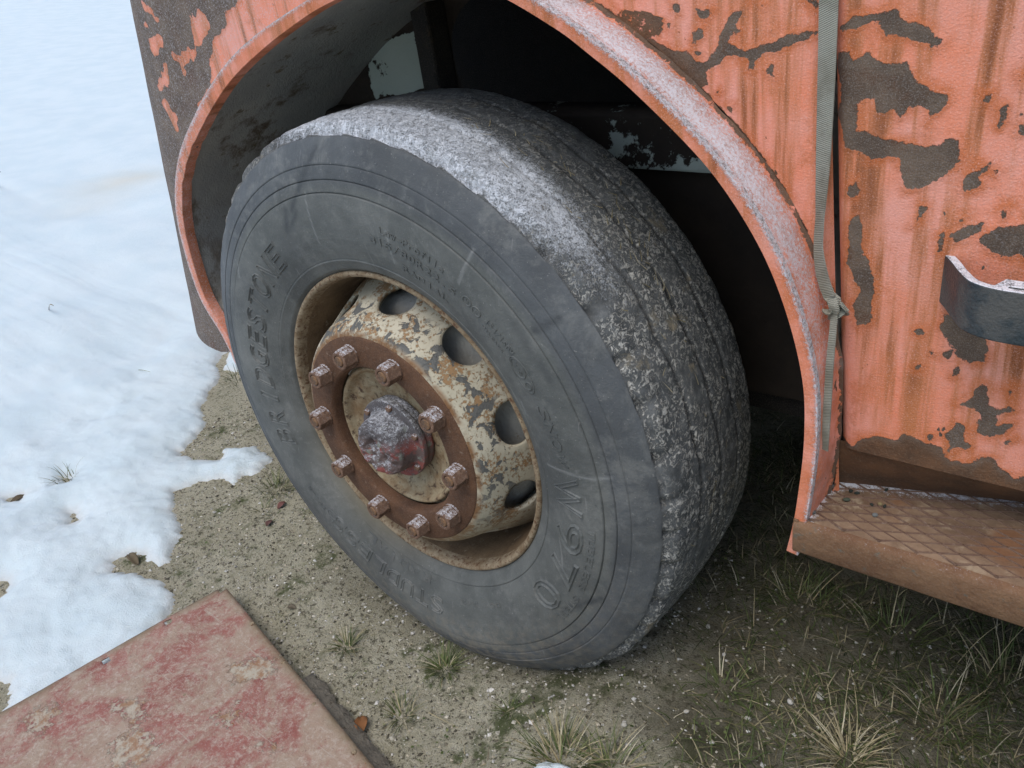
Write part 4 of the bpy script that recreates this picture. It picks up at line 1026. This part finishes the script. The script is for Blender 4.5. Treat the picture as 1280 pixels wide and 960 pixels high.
# battens that carry the sheet and the board showing under its edge
mb = MB(); B0 = C0 + d1 * .37 - d2 * .030
v = []; f = []
nb_ = 60
for i in range(nb_):
    for (o2, z_) in ((0, -.012), (0, .012), (.05, .016), (.10, .016), (.10, -.012)):
        q = B0 + d1 * (.62 * i / (nb_ - 1)) + d2 * (o2 + (.010 * mnoise.noise(Vector((i * .35, 0, o2))) + .006 * mnoise.noise(Vector((i * 1.3, 5, o2))) if o2 == 0 else 0)); 
        v.append((q[0], q[1], hg(q[0], q[1]) + z_ + .002 * mnoise.noise(Vector((i * .8, z_ * 90, 2)))))
f = grid_faces(nb_, 5) + [(0, 1, 2, 3, 4), tuple((nb_ - 1) * 5 + k for k in (4, 3, 2, 1, 0))]
tag(obj('old_board', v, f, M_wood, origin=tuple(B0 + d1 * .3)), 'crumbling grey board poking out from under the red sheet', 'board')
for k, (a, b) in enumerate(((.10, .78), (.5, .80))):
    q = C0 + d1 * .45 + d2 * (.06 + .6 * k); M_ = Matrix.Translation(q) @ Matrix(((d1[0], d2[0], 0, 0), (d1[1], d2[1], 0, 0), (0, 0, 1, 0), (0, 0, 0, 1)))
    mb = MB(); mb.box((-.40, -.02, -.055), (.40, .02, -.006), M=M_); mb.build('batten', M_wood, sheet)

# ------------------------------------------------------------------ grass, stones, litter
def tuft(pxy, n, ln, green, label, spread=.022, lean=(0, 0), flat=1.0, group='grass tufts on the soil', zf=None, cat='grass tuft'):
    g = px_ground([pxy])[0]; z_ = hg(g[0], g[1]) if zf is None else zf(g[0], g[1]); mb = MB()
    for k in range(n):
        a = random.uniform(0, 2 * math.pi); r_ = spread * math.sqrt(random.random())
        b = Vector((g[0] + r_ * math.cos(a), g[1] + r_ * math.sin(a), z_ - .004)); a2 = a + random.gauss(0, .5); til = random.uniform(.25, 1.3) * flat
        dv = Vector((math.cos(a2) * til + lean[0], math.sin(a2) * til + lean[1], 1))
        c = random.choice(GREEN) if random.random() < green else random.choice(STRAW); j = random.uniform(.75, 1.2); c = tuple(q * j for q in c)
        blade(mb, b, dv, ln * random.uniform(.5, 1.45), random.uniform(.0014, .0026), (math.cos(a2) * .9, math.sin(a2) * .9, -random.uniform(.2, .9)), c, 4)
    return tag(mb.build('grass_tuft', M_grass, origin=(g[0], g[1], z_)), label, cat, group)
tuft((432, 806), 90, .040, .72, 'round green and straw grass tuft on bare soil between red sheet and tyre', .016)
tuft((556, 832), 120, .048, .92, 'dense fresh green grass tuft growing against the bottom of the tyre', .017)
tuft((502, 893), 60, .042, .55, 'thin sprawling grass tuft on soil near the corner of the grey board', .018)
tuft((636, 885), 26, .026, .95, 'tiny dark green grass sprig on open soil in front of the tyre', .010)
tuft((345, 612), 75, .055, .85, 'bright green grass tuft beside the patch of melting snow', .035, (.5, -.2))
tuft((300, 474), 60, .06, .7, 'mossy green grass tuft between the snow edge and the tyre', .05)
tuft((700, 950), 150, .062, .50, 'yellow green grass tuft standing behind the leftover lump of snow', .035)
tuft((762, 958), 80, .060, .55, 'loose yellowish grass tuft beside the dense one at the snow lump', .03)
tuft((1060, 950), 110, .060, .10, 'pale straw coloured dry grass tuft on the shaded soil below the step', .024, flat=.9)
tuft((700, 955), 20, .05, .6, 'few stray grass blades at the foot of the yellow green tuft', .05)
tuft((86, 602), 30, .05, .9, 'small green grass sprig poking through a hole in the snow', .03, zf=lambda a, b: hg(a, b) + .01)
tuft((478, 655), 14, .03, .9, 'tiny green sprout on soil under the left side of the tyre', .012)
tuft((330, 640), 24, .035, .8, 'low green sprout beside reddish dead leaves', .02)
tuft((905, 860), 40, .05, .9, 'dark green grass sprig in the shade behind the tyre bottom', .03)
tuft((1180, 905), 70, .075, .75, 'tall thin grass tuft in the shade under the running board', .04)
tuft((1255, 860), 80, .085, .7, 'long bladed grass tuft under the running board edge', .05)
tuft((1000, 760), 60, .07, .8, 'dark grass tuft under the end of the arch lip', .045)
tuft((1120, 800), 70, .07, .8, 'shaded grass tuft beneath the running board front edge', .045)
# dry stalks
def stalk(p0, p1, hgt, label, wd=.0018, col=None, zf=hg):
    a = px_ground([p0])[0]; b = px([p1], 2, zf(a[0], a[1]) + hgt)[0]; A_ = Vector((a[0], a[1], zf(a[0], a[1]) - .003)); B_ = Vector(b); mb = MB(); v = []
    for i in range(7):
        t = i / 6; c = A_.lerp(B_, t) + Vector((0, 0, .15 * hgt * math.sin(t * math.pi))); r_ = wd * (1 - .6 * t) / 2
        v += [c + Vector((r_ * math.cos(q), r_ * math.sin(q) * .7, r_ * math.sin(q) * .7)) for q in (0, 2.1, 4.2)]
    f = [(i * 3 + j, i * 3 + (j + 1) % 3, i * 3 + 3 + (j + 1) % 3, i * 3 + 3 + j) for i in range(6) for j in range(3)]
    mb.add(v, f, col or (.36, .30, .17)); return tag(mb.build('dry_stalk', M_grass, origin=tuple(A_)), label, 'stalk', 'dry stalks')
stalk((1053, 905), (1063, 835), .09, 'long pale dry stalk rising out of the straw tuft')
stalk((1230, 850), (1280, 785), .09, 'straw stalk leaning up beneath the running board edge')
stalk((1195, 830), (1250, 780), .07, 'thin bent straw stalk under the running board')
stalk((942, 785), (943, 735), .06, 'thin stalk with a pale seed head behind the tyre')
stalk((830, 905), (870, 955), .01, 'straw stalk lying flat on soil in front of the tyre')
stalk((520, 880), (600, 925), .006, 'dead stem lying on the soil beyond the grey board')
stalk((3, 244), (1, 215), .25, 'thin twig sticking up out of the snow field', .01, (.08, .06, .04), snow_z)
stalk((66, 398), (67, 382), .10, 'short brown weed sprout standing in the snow', .008, (.16, .13, .06), snow_z)
stalk((47, 72), (34, 60), .25, 'bent weed stem half buried in the far snow', .03, (.12, .10, .08), snow_z)
stalk((175, 470), (188, 465), .02, 'thin green grass blade lying on the snow', .003, (.20, .22, .12), snow_z)
# grass and low weeds in the shade under the truck
mb = MB(); cnt = 0
while cnt < 15000:
    gx_, gy_ = random.uniform(.02, 1.35), random.uniform(-.12, 1.5)
    dens = float(smooth((gx_ + .45 * gy_ - .42) / .35)) * (.35 + .65 * (mnoise.noise(Vector((gx_ * 6, gy_ * 6, 3))) > -.05)) * (1 if gy_ < .9 else .5)
    if random.random() > dens: continue
    if abs(gy_ - .13) < .16 and gx_ < .3: continue
    cnt += 1; z_ = hg(gx_, gy_); a = random.uniform(0, 6.283); til = random.uniform(.5, 2.6); gr = random.random() < .62
    c = random.choice(GREEN) if gr else random.choice(STRAW); j = random.uniform(.55, 1.0); c = tuple(q * j for q in c)  # blade tones lowered, painting in the shadow under the truck
    blade(mb, (gx_, gy_, z_ - .003), (math.cos(a) * til, math.sin(a) * til, 1), random.uniform(.018, .065), random.uniform(.0012, .0024), (math.cos(a) * .7, math.sin(a) * .7, -random.uniform(.2, 1.)), c, 3)
o = mb.build('shaded_grass', M_grass); tag(o, 'low green grass and dry blades covering the soil under the truck', None, None, 'stuff')
# sparse bits of green and straw litter on the open soil
mb = MB()
for k in range(2600):
    gx_, gy_ = random.uniform(-1.3, 1.2), random.uniform(-.7, .35)
    if mnoise.noise(Vector((gx_ * 5, gy_ * 5, 9))) < -.05 and random.random() < .8: continue
    z_ = hg(gx_, gy_); a = random.uniform(0, 6.283); gr = random.random() < .45
    c = random.choice(GREEN) if gr else random.choice(STRAW + [(.12, .09, .05)] * 3); 
    blade(mb, (gx_, gy_, z_ - .001), (math.cos(a), math.sin(a), random.uniform(.0, .6)), random.uniform(.006, .026), random.uniform(.0009, .002), (random.uniform(-.5, .5), random.uniform(-.5, .5), -.25), c, 2)
tag(mb.build('soil_litter', M_grass), 'scattered straw bits and tiny green shoots on the bare soil', None, None, 'stuff')
# small round leaves
mb = MB()
for k in range(1500):
    if random.random() < .3: gx_, gy_ = random.uniform(-1.3, .6), random.uniform(-.5, .3)
    else: gx_, gy_ = random.uniform(.3, 1.3), random.uniform(.0, .9)
    if mnoise.noise(Vector((gx_ * 8, gy_ * 8, 19))) < .05: continue
    z_ = hg(gx_, gy_) + random.uniform(.001, .012); r_ = random.uniform(.0012, .0028); M2 = Matrix.Rotation(random.uniform(0, 6.28), 3, 'Z') @ Matrix.Rotation(random.uniform(-.6, .6), 3, 'X')
    v = [Vector((gx_, gy_, z_)) + M2 @ Vector((r_ * math.cos(q) * 1.3, r_ * math.sin(q), 0)) for q in np.linspace(0, 6.283, 6, endpoint=False)]
    mb.add(v, [(0, 1, 2, 3, 4, 5)], tuple(np.array(random.choice(GREEN)) * random.uniform(.7, 1.2)))
tag(mb.build('ground_weeds', M_grass), 'tiny green weed leaves spread over the soil', None, None, 'stuff')
# gravel
ico = bmesh.new(); bmesh.ops.create_icosphere(ico, subdivisions=1, radius=1); ico.verts.ensure_lookup_table()
IV = np.array([q.co[:] for q in ico.verts]); IF = [tuple(q.index for q in f_.verts) for f_ in ico.faces]
OV = np.array([(1, 0, 0), (-1, 0, 0), (0, 1, 0), (0, -1, 0), (0, 0, 1), (0, 0, -1)], float); OF = [(0, 2, 4), (2, 1, 4), (1, 3, 4), (3, 0, 4), (2, 0, 5), (1, 2, 5), (3, 1, 5), (0, 3, 5)]
STN = [(.50, .47, .38), (.36, .33, .26), (.60, .58, .52), (.16, .145, .105), (.44, .39, .29), (.10, .09, .065)]
mb = MB()
for k in range(26000):
    gx_, gy_ = random.uniform(-1.35, 1.15), random.uniform(-.62, .42)
    if gx_ > .45 and random.random() < .6: continue
    s_ = min(.0055, .0011 + random.expovariate(1 / .0009)); z_ = hg(gx_, gy_)
    q = OV * np.array([s_ * random.uniform(.7, 1.4), s_ * random.uniform(.7, 1.4), s_ * random.uniform(.5, .8)]); a = random.uniform(0, 6.28); ca_, sa_ = math.cos(a), math.sin(a)
    q = (q + rng.normal(0, .15 * s_, q.shape)) @ np.array([[ca_, sa_, 0], [-sa_, ca_, 0], [0, 0, 1]]) + [gx_, gy_, z_ + s_ * .25]
    mb.add(q, OF, tuple(np.array(random.choice(STN)) * random.uniform(.6, 1.15)))
tag(mb.build('gravel', M_stone), 'fine grey and beige grit strewn over the soil', None, None, 'stuff')
def stone(P, s_, col, name, label, cat, group, flat=.65):
    q = IV.copy(); nzv = np.array([mnoise.noise(Vector(a) * 1.3 + Vector((P[0] * 37, P[1] * 53, 0))) for a in q]); q *= (1 + .38 * nzv)[:, None]
    a = random.uniform(0, 6.28); q = q * np.array([s_ * random.uniform(.9, 1.35), s_ * random.uniform(.75, 1.), s_ * flat]); q = q @ np.array([[math.cos(a), math.sin(a), 0], [-math.sin(a), math.cos(a), 0], [0, 0, 1]])
    o = obj(name, q + np.array(P) + [0, 0, s_ * flat * .55], IF, M_stone, origin=tuple(P), attrs={'col': np.tile(col, (len(q), 1))})
    b = o.modifiers.new('s', 'SUBSURF'); b.levels = 1; b.render_levels = 1
    return tag(o, label, cat, group)
for q, s_, lb in (((885, 782), .006, 'pale stone on dark soil just behind the tyre tread'), ((1025, 872), .010, 'largest pale stone on the shaded soil behind the straw tuft'), ((988, 880), .008, 'flat whitish stone next to the largest one behind the straw tuft'),
                 ((858, 890), .006, 'pale stone on soil between the tyre and the straw tuft'), ((468, 722), .005, 'pale pebble on soil close under the studless lettering of the tyre'), ((610, 862), .005, 'pale pebble on soil in front of the dense green tuft'),
                 ((780, 905), .006, 'pale stone on soil behind the yellow green tufts'), ((890, 930), .006, 'pale stone on soil midway between yellow green and straw tufts'), ((352, 800), .005, 'pale pebble beside the edge of the red sheet'),
                 ((300, 680), .006, 'pale pebble on soil between the snow edge and the tyre'), ((662, 868), .005, 'pale pebble beside the tiny dark green sprig'), ((905, 820), .006, 'pale stone beside the dark green sprig behind the tyre'), ((935, 900), .0065, 'pale stone in thin grass on the way to the straw tuft')):
    g = px_ground([q])[0]; stone((g[0], g[1], hg(g[0], g[1])), s_, random.choice([(.52, .50, .45), (.42, .40, .34)]), 'stone', lb, 'stone', 'pale stones on the soil')
DL = 'dark pebble lying on the rusty running board'
for q in crop(1000, 540, 3.69, [(88, 235), (92, 282), (165, 240), (235, 275), (262, 285), (398, 270), (330, 338), (390, 345)]):
    g = px([q], 2, ZS + .001)[0]; stone(tuple(g), .0036, (.028, .034, .028), 'pebble', DL, 'pebble', 'dark pebbles on the running board')
for q, c, l in (((370, 335), (.23, .18, .09), 'ochre brown pebble among dark pebbles on the running board'), ((345, 385), (.16, .17, .16), 'light grey pebble near the ochre one on the running board'), ((215, 315), (.07, .085, .06), 'flat mossy green pebble on the running board'), ((60, 372), (.12, .13, .12), 'small grey pebble at the frosted end of the running board')):
    g = px(crop(1000, 540, 3.69, [q]), 2, ZS + .001)[0]; stone(tuple(g), .0050, c, 'pebble', l, 'pebble', None, .5)
def leaf(pxy, ln, wd, col, label, cat='leaf', zf=hg):
    g = px_ground([pxy])[0]; z_ = zf(g[0], g[1]) + .003; v = []; n = 9; a = random.uniform(0, 6.28)
    for i in range(n):
        t = i / (n - 1); w_ = wd * math.sin(math.pi * min(1, t * .93 + .05)) ** .8
        for j in range(5):
            u = j / 2 - 1; X_ = (t - .5) * ln; Y_ = u * w_ / 2; Z_ = .25 * wd * abs(u) + .12 * ln * math.sin(t * 4) + .0015 * mnoise.noise(Vector((t * 7, u * 2, pxy[0])))
            v.append((g[0] + X_ * math.cos(a) - Y_ * math.sin(a), g[1] + X_ * math.sin(a) + Y_ * math.cos(a), z_ + max(0, Z_)))
    o = obj('dead_leaf', v, grid_faces(n, 5), M_leaf, origin=(g[0], g[1], z_), attrs={'col': np.tile(col, (len(v), 1))})
    sm = o.modifiers.new('solid', 'SOLIDIFY'); sm.thickness = .0006
    return tag(o, label, cat, 'dead leaves on the ground')
leaf((352, 632), .030, .018, (.17, .075, .065), 'reddish dead leaf on soil below the bright green tuft')
leaf((337, 655), .026, .016, (.15, .08, .07), 'curled reddish dead leaf beside the low green sprout')
leaf((452, 906), .038, .026, (.22, .095, .035), 'rusty orange dead leaf beside the grey board')
leaf((365, 760), .022, .014, (.12, .10, .07), 'small grey brown dead leaf near the sheet corner')
leaf((22, 626), .055, .03, (.10, .075, .045), 'dark brown dead leaf lying in a hole in the snow', zf=snow_z)
leaf((168, 702), .06, .022, (.13, .10, .06), 'dull brown dead leaf in the melting snow hollow')
